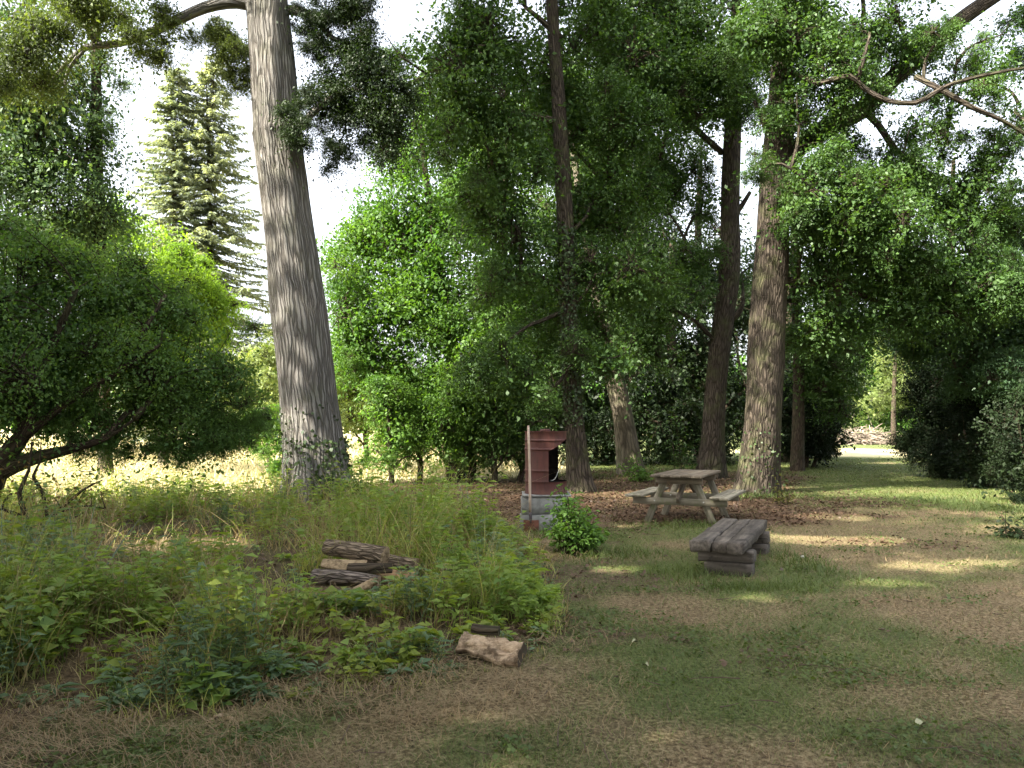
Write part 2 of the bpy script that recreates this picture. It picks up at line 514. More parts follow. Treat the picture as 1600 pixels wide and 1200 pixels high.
def zones(x, y):
    n1, n2 = fbm(x * .9 + 11, y * .9 + 5, 1), fbm(x * .35 + 3, y * .35 + 8, 5)
    n3 = fbm(x * 2.3, y * 2.3, 9)
    verge = sstep(-.15, .35, poly_sd(VERGE, x, y) + (n1 - .5) * .5)
    field = sstep(-.6, .8, poly_sd(FIELD, x, y) + (n1 - .5) * 1.2)
    field = np.maximum(field, sstep(1.15, .85, ((x - 18.5) / 7) ** 2 + ((y - 41.5) / 6.5) ** 2 + (n1 - .5) * .6) * .85)     # dry open grass at the end of the path
    lit = sstep(11.0, 12.6, y + (n1 - .5) * 2.4) * sstep(27, 23, y) * sstep(5.4, 4.4, x - (y - 12) * .30 + (n1 - .5) * 1.5) * sstep(-5, -3.0, x)
    lit2 = sstep(.52, .66, n1) * sstep(3.5, 2.2, np.abs(x - 4.6)) * sstep(9, 11, y) * sstep(19, 14, y)
    litter = np.clip(np.maximum(lit, lit2 * .8), 0, 1) * (1 - field)
    green = sstep(.39, .58, n1 * .55 + n2 * .45 + .10 * sstep(.8, 2.6, x) * sstep(3.4, 5, y) + .11 * sstep(15, 19, y) - .02)
    green = green * (1 - .75 * sstep(1.2, .5, ((x - 4.6 - (y - 10) * .28) / 1.7) ** 2 + ((y - 11) / 3.6) ** 2 + (n3 - .5) * .9))      # worn dry stretch of the track
    dirt = sstep(.50, .62, n2 * .4 + n3 * .3 + n1 * .3) * sstep(24, 14, y)
    return verge, field, litter, green, dirt
def gz(x, y):
    return 0.05 * (fbm(x * .7, y * .7, 21, 3) - .5) * sstep(40, 15, np.hypot(x, y)) + .10 * sstep(0, 1.4, poly_sd(VERGE, x, y)) * sstep(20, 8, np.abs(x))

# ------------------------------------------------------------------ ground
def make_ground():
    k = 250
    s = np.linspace(-1, 1, k)
    X = 1.0 + np.sinh(s * 6.2) / np.sinh(6.2) * 620
    Y = 7.0 + np.sinh(s * 6.2) / np.sinh(6.2) * 620
    x, y = np.meshgrid(X, Y)
    z = gz(x, y) + .012 * (noise(x * 6, y * 6, 4) - .5)
    v, f, l, g, d = zones(x, y)
    V = np.stack([x, y, z], -1).reshape(-1, 3)
    i = np.arange(k - 1)[:, None] * k + np.arange(k - 1)[None]
    F = np.stack([i, i + 1, i + k + 1, i + k], -1).reshape(-1, 4)
    col = np.stack([np.clip(g, 0, 1), np.clip(f, 0, 1), np.clip(np.maximum(l, v * .55), 0, 1), d], -1).reshape(-1, 4)
    t = NT("ground_soil")
    at = t.n("VertexColor", layer_name="zone"); tc = t.n("TexCoord")
    sp = t.n("SeparateColor"); t.l(at.outputs[0], sp.inputs[0])
    O = tc.outputs["Object"]
    fine, mid = t.noise(O, 38, 6, .7), t.noise(O, 6, 5, .65)
    thatch = t.ramp(fine, [(.33, (.040, .027, .016)), (.5, (.15, .108, .060)), (.66, (.34, .27, .16))])
    gr = t.ramp(fine, [(.34, (.018, .026, .009)), (.52, (.085, .105, .034)), (.68, (.20, .20, .085))])
    lt = t.ramp(fine, [(.3, (.028, .018, .011)), (.52, (.085, .052, .032)), (.78, (.19, .125, .08))])
    fl = t.ramp(fine, [(.25, (.30, .26, .14)), (.55, (.46, .41, .24)), (.8, (.58, .53, .34))])
    dirt = t.ramp(fine, [(.3, (.045, .028, .020)), (.7, (.15, .098, .072))])
    c = t.mix(sp.outputs[0], thatch, gr)
    dm = t.n("Math", operation='MULTIPLY'); t.l(at.outputs["Alpha"], dm.inputs[0]); t.l(t.ramp(mid, [(.35, .3), (.6, 1.0)]), dm.inputs[1])
    c = t.mix(dm.outputs[0], c, dirt)
    lm = t.n("Math", operation='MULTIPLY'); t.l(sp.outputs[2], lm.inputs[0]); t.l(t.ramp(mid, [(.3, .6), (.55, 1.0)]), lm.inputs[1])
    c = t.mix(lm.outputs[0], c, lt)
    c = t.mix(sp.outputs[1], c, fl)
    m = t.done(t.principled(c, .95, t.bump(fine, .8, .02), .1))
    o = mk("ground", V, F, m, None, True, col=col, kind="structure")
    return o
make_ground()

# ------------------------------------------------------------------ materials
LEAF_POPLAR = leaf_mat("leaf_poplar", (0.037, 0.062, 0.015), (0.106, 0.144, 0.037), 0.42)
LEAF_OAK = leaf_mat("leaf_oak", (0.025, 0.063, 0.016), (0.072, 0.137, 0.028), 0.4)
LEAF_HORN = leaf_mat("leaf_hornbeam", (0.038, 0.103, 0.016), (0.109, 0.206, 0.033), 0.48)
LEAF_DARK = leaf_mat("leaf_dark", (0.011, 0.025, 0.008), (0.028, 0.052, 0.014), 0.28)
LEAF_HAW = leaf_mat("leaf_hawthorn", (0.043, 0.103, 0.026), (0.135, 0.234, 0.055), 0.45)
LEAF_BLUE = leaf_mat("leaf_bluegreen", (0.027, 0.065, 0.031), (0.072, 0.135, 0.050), 0.38)
LEAF_ASH = leaf_mat("leaf_ash", (.040, .085, .040), (.105, .165, .065), .42)
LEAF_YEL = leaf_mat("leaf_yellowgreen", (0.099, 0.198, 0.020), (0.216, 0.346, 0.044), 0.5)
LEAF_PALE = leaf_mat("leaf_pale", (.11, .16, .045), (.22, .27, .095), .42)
LEAF_LAUREL = leaf_mat("leaf_laurel", (0.006, 0.013, 0.006), (0.017, 0.028, 0.010), .14, spec=.12)
LEAF_SHRUB = leaf_mat("leaf_shrub", (0.068, 0.155, 0.030), (0.176, 0.297, 0.061), 0.42)
LEAF_IVY = leaf_mat("leaf_ivy", (.018, .042, .012), (.060, .095, .028), .2, spec=.5)
NEEDLE = leaf_mat("needle_spruce", (0.124, 0.163, 0.120), (0.273, 0.312, 0.234), 0.38, nscale=.6)
BARK_POPLAR = bark_mat("bark_poplar", (.075, .064, .054), (.238, .226, .208), (.10, .12, .05), 12, 1.35, 1.0, .04, .25)
BARK_OAK = bark_mat("bark_oak", (.014, .011, .008), (.078, .063, .048), (.085, .10, .035), 14, 3.0, 1.0, .03, .45)
BARK_DARK = bark_mat("bark_dark", (.018, .013, .009), (.085, .064, .045), (.04, .055, .02), 18, 4.0, .8, .02, .5)
BARK_PALE = bark_mat("bark_pale", (.04, .033, .024), (.20, .17, .125), (.10, .13, .05), 12, 2.0, .8, .02, .5)

# ------------------------------------------------------------------ trees
poplar = tree("poplar_tree", "big pale leaning poplar trunk with furrowed grey bark, left of the middle", "tree",
     [(499, 792, 118), (494, 740, 98), (490, 690, 91), (480, 600, 87), (470, 500, 84), (457, 400, 80), (443, 300, 76), (434, 228, 75), (433, 210, 80), (431, 192, 73), (425, 100, 70),
      (418, 0, 66), (408, -200, 56), (398, -500, 40), (392, -900, 16)],
     [(390, -560, 14.5, 300, .5), (200, -420, 13, 230, .5), (560, -380, 15, 220, .5), (380, -900, 14.5, 220, .5), (90, -180, 13.5, 110, .8), (620, -650, 13, 200, .5)],
     LEAF_POPLAR, BARK_POPLAR, 11, D=14.5, sides=72, step=.07, amp=.085, flare=.28, dens=1.6, per=20, L=.20, spread=.5, twig=.012, kb=5,
     limbs=[[(412, 12, 24), (370, 3, 21), (320, 12, 18), (268, 36, 16), (220, 58, 14), (170, 70, 12), (135, 74, 10), (105, 98, 7), (70, 140, 4)],
            [(135, 74, 7), (108, 108, 6), (98, 150, 3)],
            [(450, 15, 16), (490, 25, 13), (520, 60, 9), (560, 70, 5)],
            [(455, 215, 12), (500, 165, 11), (545, 142, 9), (590, 145, 6), (620, 160, 4)]])
def tuft(parent, blobs, mat, seed, dens=26, per=40, L=.055, spread=.16, name="leaf_tuft", flat=.6, asp=.5, droop=.5, kb=8):
    r = np.random.default_rng(seed)
    C, O, B = clumps(blobs, r, dens, 1.0, .5)
    V, F = clump_leaves(C, O, r, per, L, asp, spread, flat, .6, droop, .8)
    NLEAF[0] += len(F)
    st = B[::2]; en = C[::2]
    Vt, Ft, uvt = thin_tubes(st, (st + en) / 2 + r.normal(size=st.shape) * .08, en, np.full(len(st), .009), np.full(len(st), .003))
    mk("twigs", Vt, Ft, BARK_DARK, parent, False, uvt, kind="stuff")
    o = mk(name, V, F, mat, parent, kind="stuff")
    if kb: add_boughs(o, blobs, mat, r, "dense", kb, .7, 1.0)
    return o
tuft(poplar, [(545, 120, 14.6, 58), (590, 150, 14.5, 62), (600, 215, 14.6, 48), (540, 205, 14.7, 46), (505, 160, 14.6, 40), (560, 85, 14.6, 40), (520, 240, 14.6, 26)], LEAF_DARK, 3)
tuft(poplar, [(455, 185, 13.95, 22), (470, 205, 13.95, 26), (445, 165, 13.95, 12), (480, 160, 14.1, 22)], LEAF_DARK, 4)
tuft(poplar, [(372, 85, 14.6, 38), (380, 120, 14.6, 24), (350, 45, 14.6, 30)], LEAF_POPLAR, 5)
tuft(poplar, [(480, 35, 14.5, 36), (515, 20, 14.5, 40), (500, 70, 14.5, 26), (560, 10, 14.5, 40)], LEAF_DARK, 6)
tuft(poplar, [(60, 50, 13.6, 75), (150, 25, 14, 60), (230, 70, 14, 42), (20, 110, 13.4, 60), (110, 20, 13.6, 50), (250, 20, 14.2, 45), (290, 55, 14.3, 26)], LEAF_POPLAR, 7, 12, 30, .08, .22, kb=4)

hawthorn = tree("hawthorn_tree", "dark spreading low tree with black limbs at the left edge of the photo", "tree",
     [(-60, 850, 46), (-30, 790, 42), (-8, 740, 36), (20, 700, 28), (45, 660, 20), (75, 560, 13), (120, 450, 8)],
     [(60, 520, 11, 120), (190, 500, 11, 120), (300, 560, 11.3, 95), (355, 640, 11.5, 62), (120, 620, 10.8, 85), (160, 450, 11.5, 76), (-30, 420, 10.6, 130),
      (10, 610, 10.4, 85), (240, 640, 11.1, 66), (300, 660, 11.2, 54), (-100, 560, 9.5, 130), (50, 410, 11.5, 80), (390, 660, 11.6, 34), (180, 685, 10.9, 40), (110, 680, 10.5, 36), (270, 690, 11.1, 36), (340, 690, 11.4, 30), (250, 470, 11.8, 50)],
     LEAF_HAW, BARK_DARK, 21, D=10.4, bough='fine', kb=8, dens=11, per=34, L=.062, asp=.62, spread=.20, droop=.3,
     limbs=[[(-5, 738, 30), (50, 716, 22), (110, 702, 15), (165, 685, 9), (210, 655, 4)],
            [(30, 690, 16), (90, 640, 11), (170, 590, 8), (250, 540, 4)]])
low = tuft(hawthorn, [(60, 760, 10.2, 30, .35), (150, 735, 10.8, 34, .35), (220, 715, 11, 34, .5), (290, 710, 11.2, 30, .5), (350, 715, 11.4, 26, .4), (130, 770, 10.6, 26, .35), (30, 700, 10.3, 40, .5)], LEAF_HAW, 22, 20, 14, .065, .2, kb=0)

tree("briar_bush", "thin dead leaning stems with few brown leaves at the lower left edge", "shrub",
     [(45, 840, 9), (38, 800, 8), (30, 770, 7), (45, 735, 5), (50, 690, 3)],
     [(20, 780, 10, 40, .35), (60, 720, 10, 40, .3), (110, 800, 10, 46, .35), (150, 760, 10, 40, .3)],
     leaf_mat("leaf_brown", (.10, .055, .02), (.17, .12, .04), .35), BARK_DARK, 23, D=10.0, kb=0, sides=8, flare=0, dens=22, per=9, L=.06, spread=.2,
     limbs=[[(48, 830, 6), (95, 795, 5), (130, 765, 4), (160, 750, 2)], [(70, 815, 4), (120, 790, 3), (165, 795, 2)]])

tree("ash_tree", "tall dark blue-green tree filling the upper left corner", "tree",
     [(165, 752, 20), (163, 640, 19), (158, 450, 18), (152, 250, 17), (150, 100, 14), (148, -40, 10)],
     [(60, 180, 20, 110), (120, 270, 20, 90), (40, 300, 19.5, 120), (130, 130, 20.5, 60, 1.3), (150, 200, 20, 40, 1.2), (90, 370, 20, 80), (0, 60, 19, 110, .7), (160, 330, 20.4, 50, .6), (-80, 200, 19, 130), (150, 20, 20.5, 70, .5)],
     LEAF_ASH, BARK_DARK, 31, D=20.5, kb=4, dens=7.5, per=34, L=.11, asp=.55, spread=.30)
tree("yellow_green_tree", "bright yellow-green sunlit tree glowing behind the dark left tree", "tree",
     [(255, 738, 16), (255, 640, 15), (250, 520, 11), (248, 420, 6)],
     [(240, 430, 24, 80), (310, 480, 24.2, 48), (335, 510, 24, 30), (170, 390, 24, 70), (200, 500, 24, 60), (285, 425, 24.3, 44), (190, 350, 24.5, 46, .8), (110, 380, 24.5, 50), (340, 470, 24, 34), (260, 550, 24, 60)],
     LEAF_YEL, BARK_PALE, 33, D=24, dens=7.5, per=34, L=.12, spread=.32)
def spruce(label, topx, topy, D, halfpx, seed):
    rng = np.random.default_rng(seed)
    top = P(topx, topy, D); base = P(topx, 700, D); base[2] = 0
    H = top[2]
    o = thing("spruce_tree", label, "tree", base, 0, "pair of spruces beyond the meadow")
    V, F, uv, c, r = tube([base - [0, 0, .3], base + [0, 0, H * .5], top], [.24, .15, .02], 10, .8, .05, seed, .3)
    mk("trunk", V, F, BARK_DARK, o, True, uv)
    S, M, E, LP, LA, LN = [], [], [], [], [], []
    Rmax = halfpx * D / FPX
    z = 1.6
    while z < H - .2:
        fr = (H - z) / (H - 1.6)
        for k in range(int(8 + 4 * rng.random())):
            a = rng.random() * 2 * np.pi
            ln = Rmax * fr ** .66 * (0.5 + .6 * rng.random()) + .15
            d = np.array([math.cos(a), math.sin(a), 0])
            s = np.array([base[0], base[1], z + rng.normal() * .35])
            e = s + d * ln + np.array([0, 0, -.22 * ln + .1 + rng.normal() * .12 * ln])
            m = s + d * ln * .5 + np.array([0, 0, -.20 * ln])
            S.append(s); M.append(m); E.append(e)
            side = np.array([-d[1], d[0], 0])
            n = int(14 + ln * 44)
            t = rng.random(n) ** .75
            pp = ((1 - t) ** 2)[:, None] * s + (2 * t * (1 - t))[:, None] * m + (t ** 2)[:, None] * e
            sg = np.sign(rng.normal(size=n))
            ax = side[None] * sg[:, None] * .9 + d * .75 + np.array([0, 0, -.45]) + rng.normal(size=(n, 3)) * .25
            LP.append(pp); LA.append(ax); LN.append(np.array([0, 0, 1.]) + rng.normal(size=(n, 3)) * .35)
        z += .21 + .16 * rng.random()
    S, M, E = map(np.array, (S, M, E))
    V, F, uv = thin_tubes(S, M, E, np.full(len(S), .022), np.full(len(S), .006), 4, 3)
    mk("branches", V, F, BARK_DARK, o, False, uv, kind="stuff")
    p, a, n0 = map(np.concatenate, (LP, LA, LN))
    L = .26 * (.5 + .9 * rng.random(len(p)))
    V, F = leaf_quads(p, a, n0, L, L * .26, rng)
    NLEAF[0] += len(F)
    mk("crown", V, F, NEEDLE, o)
spruce("tall spruce beyond the meadow, the left one of the pair", 266, 96, 42, 118, 41)
spruce("tall spruce beyond the meadow, the right one nearer the poplar trunk", 322, 86, 43, 138, 42)
tree("meadow_shrub", "pale sunlit bush just left of the poplar trunk, beyond the meadow", "shrub",
     [(405, 706, 8), (402, 640, 7), (400, 560, 4)], [(395, 560, 38, 44), (410, 600, 38, 50), (385, 640, 38, 44), (425, 530, 38, 36, .6), (360, 600, 38, 45), (420, 660, 37, 36)],
     LEAF_PALE, BARK_PALE, 45, D=38, dens=3.5, per=30, L=.17, spread=.4, sides=8)
tree("hazel_shrub", "green leafy bush against the left side of the poplar trunk", "shrub",
     [(425, 755, 8), (420, 720, 6), (415, 660, 4)], [(418, 650, 18, 34), (432, 690, 17.6, 30), (405, 690, 18, 24), (438, 730, 17.2, 22)],
     LEAF_HORN, BARK_DARK, 46, D=19, dens=14, per=30, L=.09, spread=.2, sides=8)

tree("field_maple", "broad green tree right of the poplar, sunlit on its left side", "tree",
     [(720, 748, 26), (715, 640, 24), (700, 500, 20), (680, 380, 15), (665, 270, 9), (655, 180, 5)],
     [(580, 400, 21, 90), (640, 320, 21.5, 80), (700, 420, 21, 100), (610, 500, 20.5, 90), (560, 545, 20.5, 58), (690, 540, 20.5, 90), (745, 320, 21.5, 80), (660, 240, 22, 66, .7),
      (600, 330, 22, 60, .7), (540, 450, 21.5, 46, .8), (775, 520, 21, 80), (640, 600, 21, 66)],
     LEAF_HORN, BARK_DARK, 51, D=21.5, dens=7.0, per=34, L=.115, spread=.30)
tree("sunlit_hazel", "bright pale green bush right beside the poplar trunk over the meadow", "shrub",
     [(575, 742, 9), (572, 700, 7), (565, 620, 5), (560, 560, 3)],
     [(555, 600, 24, 46), (590, 640, 23.5, 46), (545, 660, 23.5, 40), (620, 600, 24, 50), (560, 555, 24.5, 40, .7), (530, 620, 24.5, 36), (640, 650, 23.5, 44)],
     LEAF_PALE, BARK_DARK, 52, D=24, dens=6.5, per=32, L=.12, spread=.32, sides=8)
SAP = [(612, 762, 655, 19.5, 46, "leftmost"), (655, 757, 640, 20.5, 50, "second from the left"), (700, 758, 650, 19.8, 48, "third from the left"), (740, 754, 640, 20.6, 50, "fourth from the left"),
       (775, 756, 655, 19.9, 46, "fifth from the left"), (812, 752, 640, 20.6, 50, "just left of the barbecue drum")]
for i, (x, yb, yt, D, r, w) in enumerate(SAP):
    rr = np.random.default_rng(300 + i)
    yb = 662 + 1848 / D
    j = rr.normal(size=8) * 5
    tree("hedge_sapling", "thin dark sapling in the row along the meadow, " + w, "tree",
         [(x, yb, 9), (x + j[0], yb - 35, 7.5), (x + j[1], yb - 80, 6), (x + j[2], yt - 20, 3)],
         [(x + j[3], yt, D, r), (x + j[4] - 14, yt + 38, D, r * .72), (x + j[5] + 16, yt + 30, D + .4, r * .7), (x + j[6], yt - 46, D, r * .8), (x + j[7], yt + 68, D, r * .5, .5)],
         LEAF_HORN if i < 4 else LEAF_OAK, BARK_DARK, 310 + i, D=D, group="saplings in the hedge row along the meadow", sides=9, flare=.2, dens=9, per=26, L=.10, spread=.24, flat=.22,
         limbs=[[(x, yb - 30, 4), (x - 18, yb - 48, 3), (x - 32, yb - 58, 2)], [(x, yb - 22, 4), (x + 16, yb - 40, 3), (x + 30, yb - 44, 2)]])

lime = tree("lime_tree", "slim dark ivy-grown trunk rising straight behind the red barbecue drum", "tree",
     [(906, 768, 40), (903, 730, 34), (897, 650, 30), (889, 500, 27), (881, 300, 25), (872, 150, 22), (862, 0, 18), (852, -200, 12), (848, -420, 5)],
     [(760, 110, 17.5, 100), (890, 60, 19, 110), (790, 260, 17.4, 90), (950, 300, 18.6, 90), (810, 400, 17.6, 84), (970, 440, 18, 80), (890, 520, 19, 66), (700, 200, 17.5, 66, .8),
      (990, 210, 18, 60, .8), (870, 190, 19.3, 90), (780, 560, 17, 60), (825, 610, 17, 44), (740, 180, 17, 70), (960, 170, 18, 70), (940, 560, 17.2, 54, .8), (730, 20, 17.8, 70, .6), (640, 100, 17.5, 50, .6), (900, -150, 17.5, 170, .6), (740, -130, 17.5, 130, .6)],
     LEAF_OAK, BARK_OAK, 61, D=17.6, kb=6.2, dens=8.0, per=36, L=.105, spread=.28, amp=.12,
     limbs=[[(872, 190, 12), (800, 175, 9), (740, 188, 7), (690, 212, 4)], [(876, 60, 12), (850, 35, 9), (820, 10, 6)], [(890, 470, 9), (840, 430, 7), (790, 440, 4)]])
def ivy(parent, path, D, n, seed, side=0.0, L=.07):
    r = np.random.default_rng(seed)
    c, rad = smooth_path(*wpath(path, D), .1)
    i = r.integers(0, len(c), n); th = r.normal(size=n) * 1.1 + side
    d = np.stack([np.sin(th), -np.cos(th), np.zeros(n)], -1)
    p = c[i] + d * (rad[i] + .02 + .05 * r.random(n))[:, None]; p[:, 2] += r.normal(size=n) * .06
    a = np.array([0, 0, -.7]) + r.normal(size=(n, 3)) * .6
    s = L * (.6 + .8 * r.random(n))
    V, F = leaf_quads(p, a, d + r.normal(size=(n, 3)) * .35, s, s * .85, r)
    mk("ivy", V, F, LEAF_IVY, parent)
ivy(lime, [(898, 660, 30), (889, 500, 27), (884, 360, 25)], 17.6, 1500, 62)
ivy(poplar, [(499, 780, 112), (495, 740, 98), (490, 690, 91)], 14.5, 900, 63, 1.2)
ivy(poplar, [(490, 700, 93), (484, 640, 88)], 14.5, 90, 64, -.9)
tree("leaning_maple", "leaning pale-barked trunk standing between the barbecue and the picnic table", "tree",
     [(986, 742, 36), (976, 670, 32), (962, 600, 30), (942, 500, 26), (922, 400, 20), (905, 300, 13), (890, 200, 6)],
     [(920, 420, 24, 70), (980, 560, 24, 46, .8), (880, 330, 24, 70), (930, 240, 24.5, 70), (1000, 480, 24, 50), (860, 480, 24, 60)],
     LEAF_OAK, BARK_PALE, 65, D=23.5, dens=6, per=30, L=.12, spread=.32)
tree("twin_trunk_oak", "reddish-brown trunk left of the thick oak, forked high above the picnic table", "tree",
     [(1110, 748, 42), (1114, 690, 36), (1119, 600, 33), (1129, 510, 33), (1140, 420, 32), (1141, 330, 29), (1143, 250, 28), (1146, 180, 25), (1148, 90, 18), (1150, -30, 12), (1150, -160, 6)],
     [(1060, 70, 21, 105), (985, 40, 21, 85), (1140, 30, 21, 100), (1030, 150, 20.5, 50, .7), (1080, 430, 22, 56, .7), (1030, 330, 22.5, 60, .6), (1010, 500, 22, 60), (1100, 300, 22, 46, .5), (1060, 270, 23, 60, .6), (1010, 250, 23, 60, .6), (1090, 210, 23, 50, .4), (1180, 420, 23, 50, .7), (1130, 110, 19.5, 60, 1.2), (1080, -120, 21, 130, .6), (1000, 120, 20.5, 66, .8), (940, 80, 20.5, 70, .8), (1080, 130, 20, 66), (1150, 170, 20.5, 50, .5)],
     LEAF_OAK, BARK_OAK, 66, D=22, kb=8, dens=6.5, per=34, L=.115, spread=.30,
     limbs=[[(1141, 178, 15), (1105, 180, 12), (1075, 196, 10), (1045, 212, 7), (1030, 250, 4)], [(1130, 240, 10), (1090, 205, 9), (1050, 170, 8), (1000, 155, 6), (960, 152, 4)],
            [(1132, 500, 12), (1146, 496, 11), (1157, 484, 9), (1161, 470, 6)], [(1139, 350, 10), (1160, 320, 8), (1172, 300, 6)]])
oak = tree("oak_tree", "thick oak trunk right of the picnic table with a huge limb reaching up right", "tree",
     [(1180, 776, 72), (1184, 735, 62), (1191, 650, 56), (1198, 530, 54), (1205, 420, 53), (1211, 320, 50), (1216, 220, 45), (1222, 120, 36), (1230, 20, 28), (1238, -120, 20), (1245, -300, 8)],
     [(1250, 30, 16.5, 90), (1330, 60, 16, 70), (1400, 60, 16.5, 66, .8), (1265, 150, 16.2, 62, .8), (1280, 300, 16, 76), (1360, 330, 16, 80), (1440, 380, 16.5, 84), (1300, 400, 17, 76),
      (1400, 460, 17, 70), (1500, 430, 17, 76), (1520, 340, 17, 50, .6), (1480, 220, 16.5, 44, .5), (1545, 230, 16.5, 46, .45), (1400, 240, 16.5, 40, .6), (1320, 230, 16.5, 44, .8),
      (1180, 60, 16, 56), (1290, 500, 17.5, 60), (1560, 330, 17, 46, .5), (1450, 60, 15.6, 46, .7), (1500, 90, 16, 40, .6), (1350, 130, 15.8, 40, .9), (1560, 60, 16, 32, .35), (1360, -110, 16, 130, .5), (1200, -170, 16.5, 120, .6), (1190, 260, 15.9, 34, .7), (1580, 430, 16, 60), (1500, 140, 16, 52, .5), (1440, 190, 16.5, 52, .6), (1570, 270, 16.5, 50, .5), (1590, 170, 15.5, 46, .4), (1430, 300, 16.5, 60, .8), (1500, 300, 17, 56, .6), (1290, 90, 15.6, 60, .8), (1560, 130, 16, 40, .4), (1240, 330, 15.8, 46, .8), (1230, 180, 15.9, 40, .6)],
     LEAF_OAK, BARK_OAK, 67, D=17, kb=7.5, sides=40, step=.12, dens=9.0, per=36, L=.095, spread=.26, amp=.13, flare=.22,
     limbs=[[(1215, 275, 30), (1250, 228, 31), (1300, 196, 31), (1350, 168, 30), (1396, 122, 29), (1446, 82, 27), (1498, 33, 25), (1552, -4, 23), (1640, -60, 19)],
            [(1222, 110, 9, 16.6), (1250, 118, 9, 16), (1275, 130, 9, 15.6), (1300, 125, 9, 15.4), (1328, 119, 8.5, 15.2), (1350, 138, 8, 15.2), (1385, 157, 8, 15.1), (1430, 161, 7.5, 15), (1462, 144, 7, 15), (1490, 130, 6, 14.9), (1560, 113, 5, 14.8), (1640, 100, 3.5, 14.6)],
            [(1345, 170, 12), (1372, 195, 11), (1400, 235, 10), (1440, 265, 9), (1490, 288, 8), (1545, 295, 7), (1640, 298, 4)],
            [(1430, 120, 9, 15.5), (1470, 140, 9, 15.2), (1520, 168, 8, 15), (1570, 190, 6, 15), (1640, 235, 4, 15)],
            [(1205, 438, 12), (1260, 440, 12), (1310, 452, 10), (1360, 466, 8), (1410, 492, 4)],
            [(1500, 292, 6), (1530, 330, 5), (1560, 380, 4), (1585, 430, 3)],
            [(1208, 215, 12), (1190, 180, 9), (1178, 158, 6)]])
ivy(oak, [(1182, 776, 80), (1186, 730, 66), (1190, 670, 60)], 17, 170, 68, -.2, .06)
tree("dark_yew", "dark dense evergreen behind the twin trunks, left one of two", "tree",
     [(1045, 722, 22), (1046, 620, 20), (1048, 500, 16), (1050, 380, 8)],
     [(1040, 600, 30, 76), (1010, 660, 29, 60), (1070, 660, 29, 56), (1050, 480, 30, 70), (980, 520, 31, 70), (1090, 560, 31, 60), (930, 640, 30, 60), (1030, 380, 31, 66), (870, 650, 30, 56), (880, 560, 31, 60)],
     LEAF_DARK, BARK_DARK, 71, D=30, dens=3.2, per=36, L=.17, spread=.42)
tree("dark_holly", "dark dense evergreen behind the thick oak, right one of two", "tree",
     [(1230, 718, 20), (1230, 620, 18), (1232, 500, 12), (1233, 400, 6)],
     [(1150, 620, 31, 60), (1160, 500, 32, 66), (1250, 560, 31, 64), (1280, 620, 30, 50), (1240, 650, 29, 50), (1310, 580, 31, 40), (1110, 680, 30, 50), (1200, 470, 33, 60)],
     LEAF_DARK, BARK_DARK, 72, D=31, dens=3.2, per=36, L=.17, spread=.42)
def backtree(label, px, D, seed, blobs, mat=None, kb=7):
    yb = 662 + 1848 / D
    tree("background_tree", label, "tree", [(px, yb, 20), (px + 3, yb - 150, 17), (px - 4, 380, 12), (px, 250, 6)], blobs, mat or LEAF_DARK, BARK_DARK, seed, D=D,
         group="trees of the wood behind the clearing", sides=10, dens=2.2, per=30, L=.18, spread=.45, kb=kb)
backtree("dark background tree seen between the poplar and the slim ivy trunk", 790, 29, 731, [(800, 480, 29, 90), (760, 330, 30, 100), (830, 200, 30, 110), (720, 160, 31, 80, .6), (830, 600, 28, 80), (760, 640, 28, 70)], LEAF_OAK)
backtree("dark background tree behind the slim ivy trunk and the leaning trunk", 950, 31, 732, [(960, 420, 31, 100), (1000, 260, 32, 90, .8), (920, 180, 32, 100), (960, 590, 30, 90), (1040, 180, 33, 70, .5), (900, 680, 29, 60), (980, 690, 29, 60)])
backtree("dark background tree behind the twin trunks", 1095, 34, 733, [(1090, 420, 34, 76), (1060, 560, 34, 70), (1150, 460, 34, 60), (1120, 640, 33, 66)])
backtree("green background tree seen right of the thick oak", 1245, 25, 734, [(1290, 420, 25, 76), (1350, 480, 25.5, 66), (1270, 530, 25, 60), (1320, 330, 26, 66, .6), (1390, 420, 26, 66, .8), (1300, 590, 25, 50)], LEAF_OAK)
backtree("blue-green background tree over the dark shrubs on the right", 1490, 24, 735, [(1480, 440, 24, 76), (1540, 480, 24, 76), (1430, 490, 25, 56), (1560, 380, 25, 60, .6), (1500, 560, 24, 60), (1590, 560, 23, 60), (1470, 350, 26, 54, .5)], LEAF_BLUE)
def laurel(label, blobs, D, bx, seed, L=.10, dens=12, mat=None):
    yb = 662 + 1848 / D
    return tree("laurel_shrub", label, "shrub", [(bx, yb, 10), (bx + 4, yb - 40, 8), (bx, yb - 90, 4)], blobs, mat or LEAF_LAUREL, BARK_DARK, seed, D=D,
         group="dark evergreen shrubs along the grassy path", bough="dense", kb=9, sides=8, flare=.1, dens=dens, per=30, L=L, spread=.24, up=.5, flat=.5,
         trunks=[[(bx, yb, 10), (bx + 4, yb - 40, 8), (bx, yb - 90, 4)], [(bx - 14, yb + 2, 7), (bx - 24, yb - 50, 5), (bx - 34, yb - 90, 3)], [(bx + 12, yb + 2, 7), (bx + 26, yb - 40, 5), (bx + 40, yb - 80, 3)]])
laurel("dark glossy evergreen shrub right of the path, the one nearest its sunlit end", [(1465, 640, 22, 46), (1440, 690, 22, 34), (1490, 690, 21.5, 42), (1450, 600, 22.5, 40), (1500, 590, 22, 44), (1480, 735, 21.5, 26)], 22, 1470, 81)
laurel("dark glossy evergreen shrub at the right edge, the middle one of three", [(1545, 640, 19, 54), (1520, 700, 18.8, 46), (1570, 700, 18.5, 46), (1550, 590, 19, 46), (1530, 745, 18.5, 26), (1600, 650, 18.5, 50)], 18.6, 1540, 82)
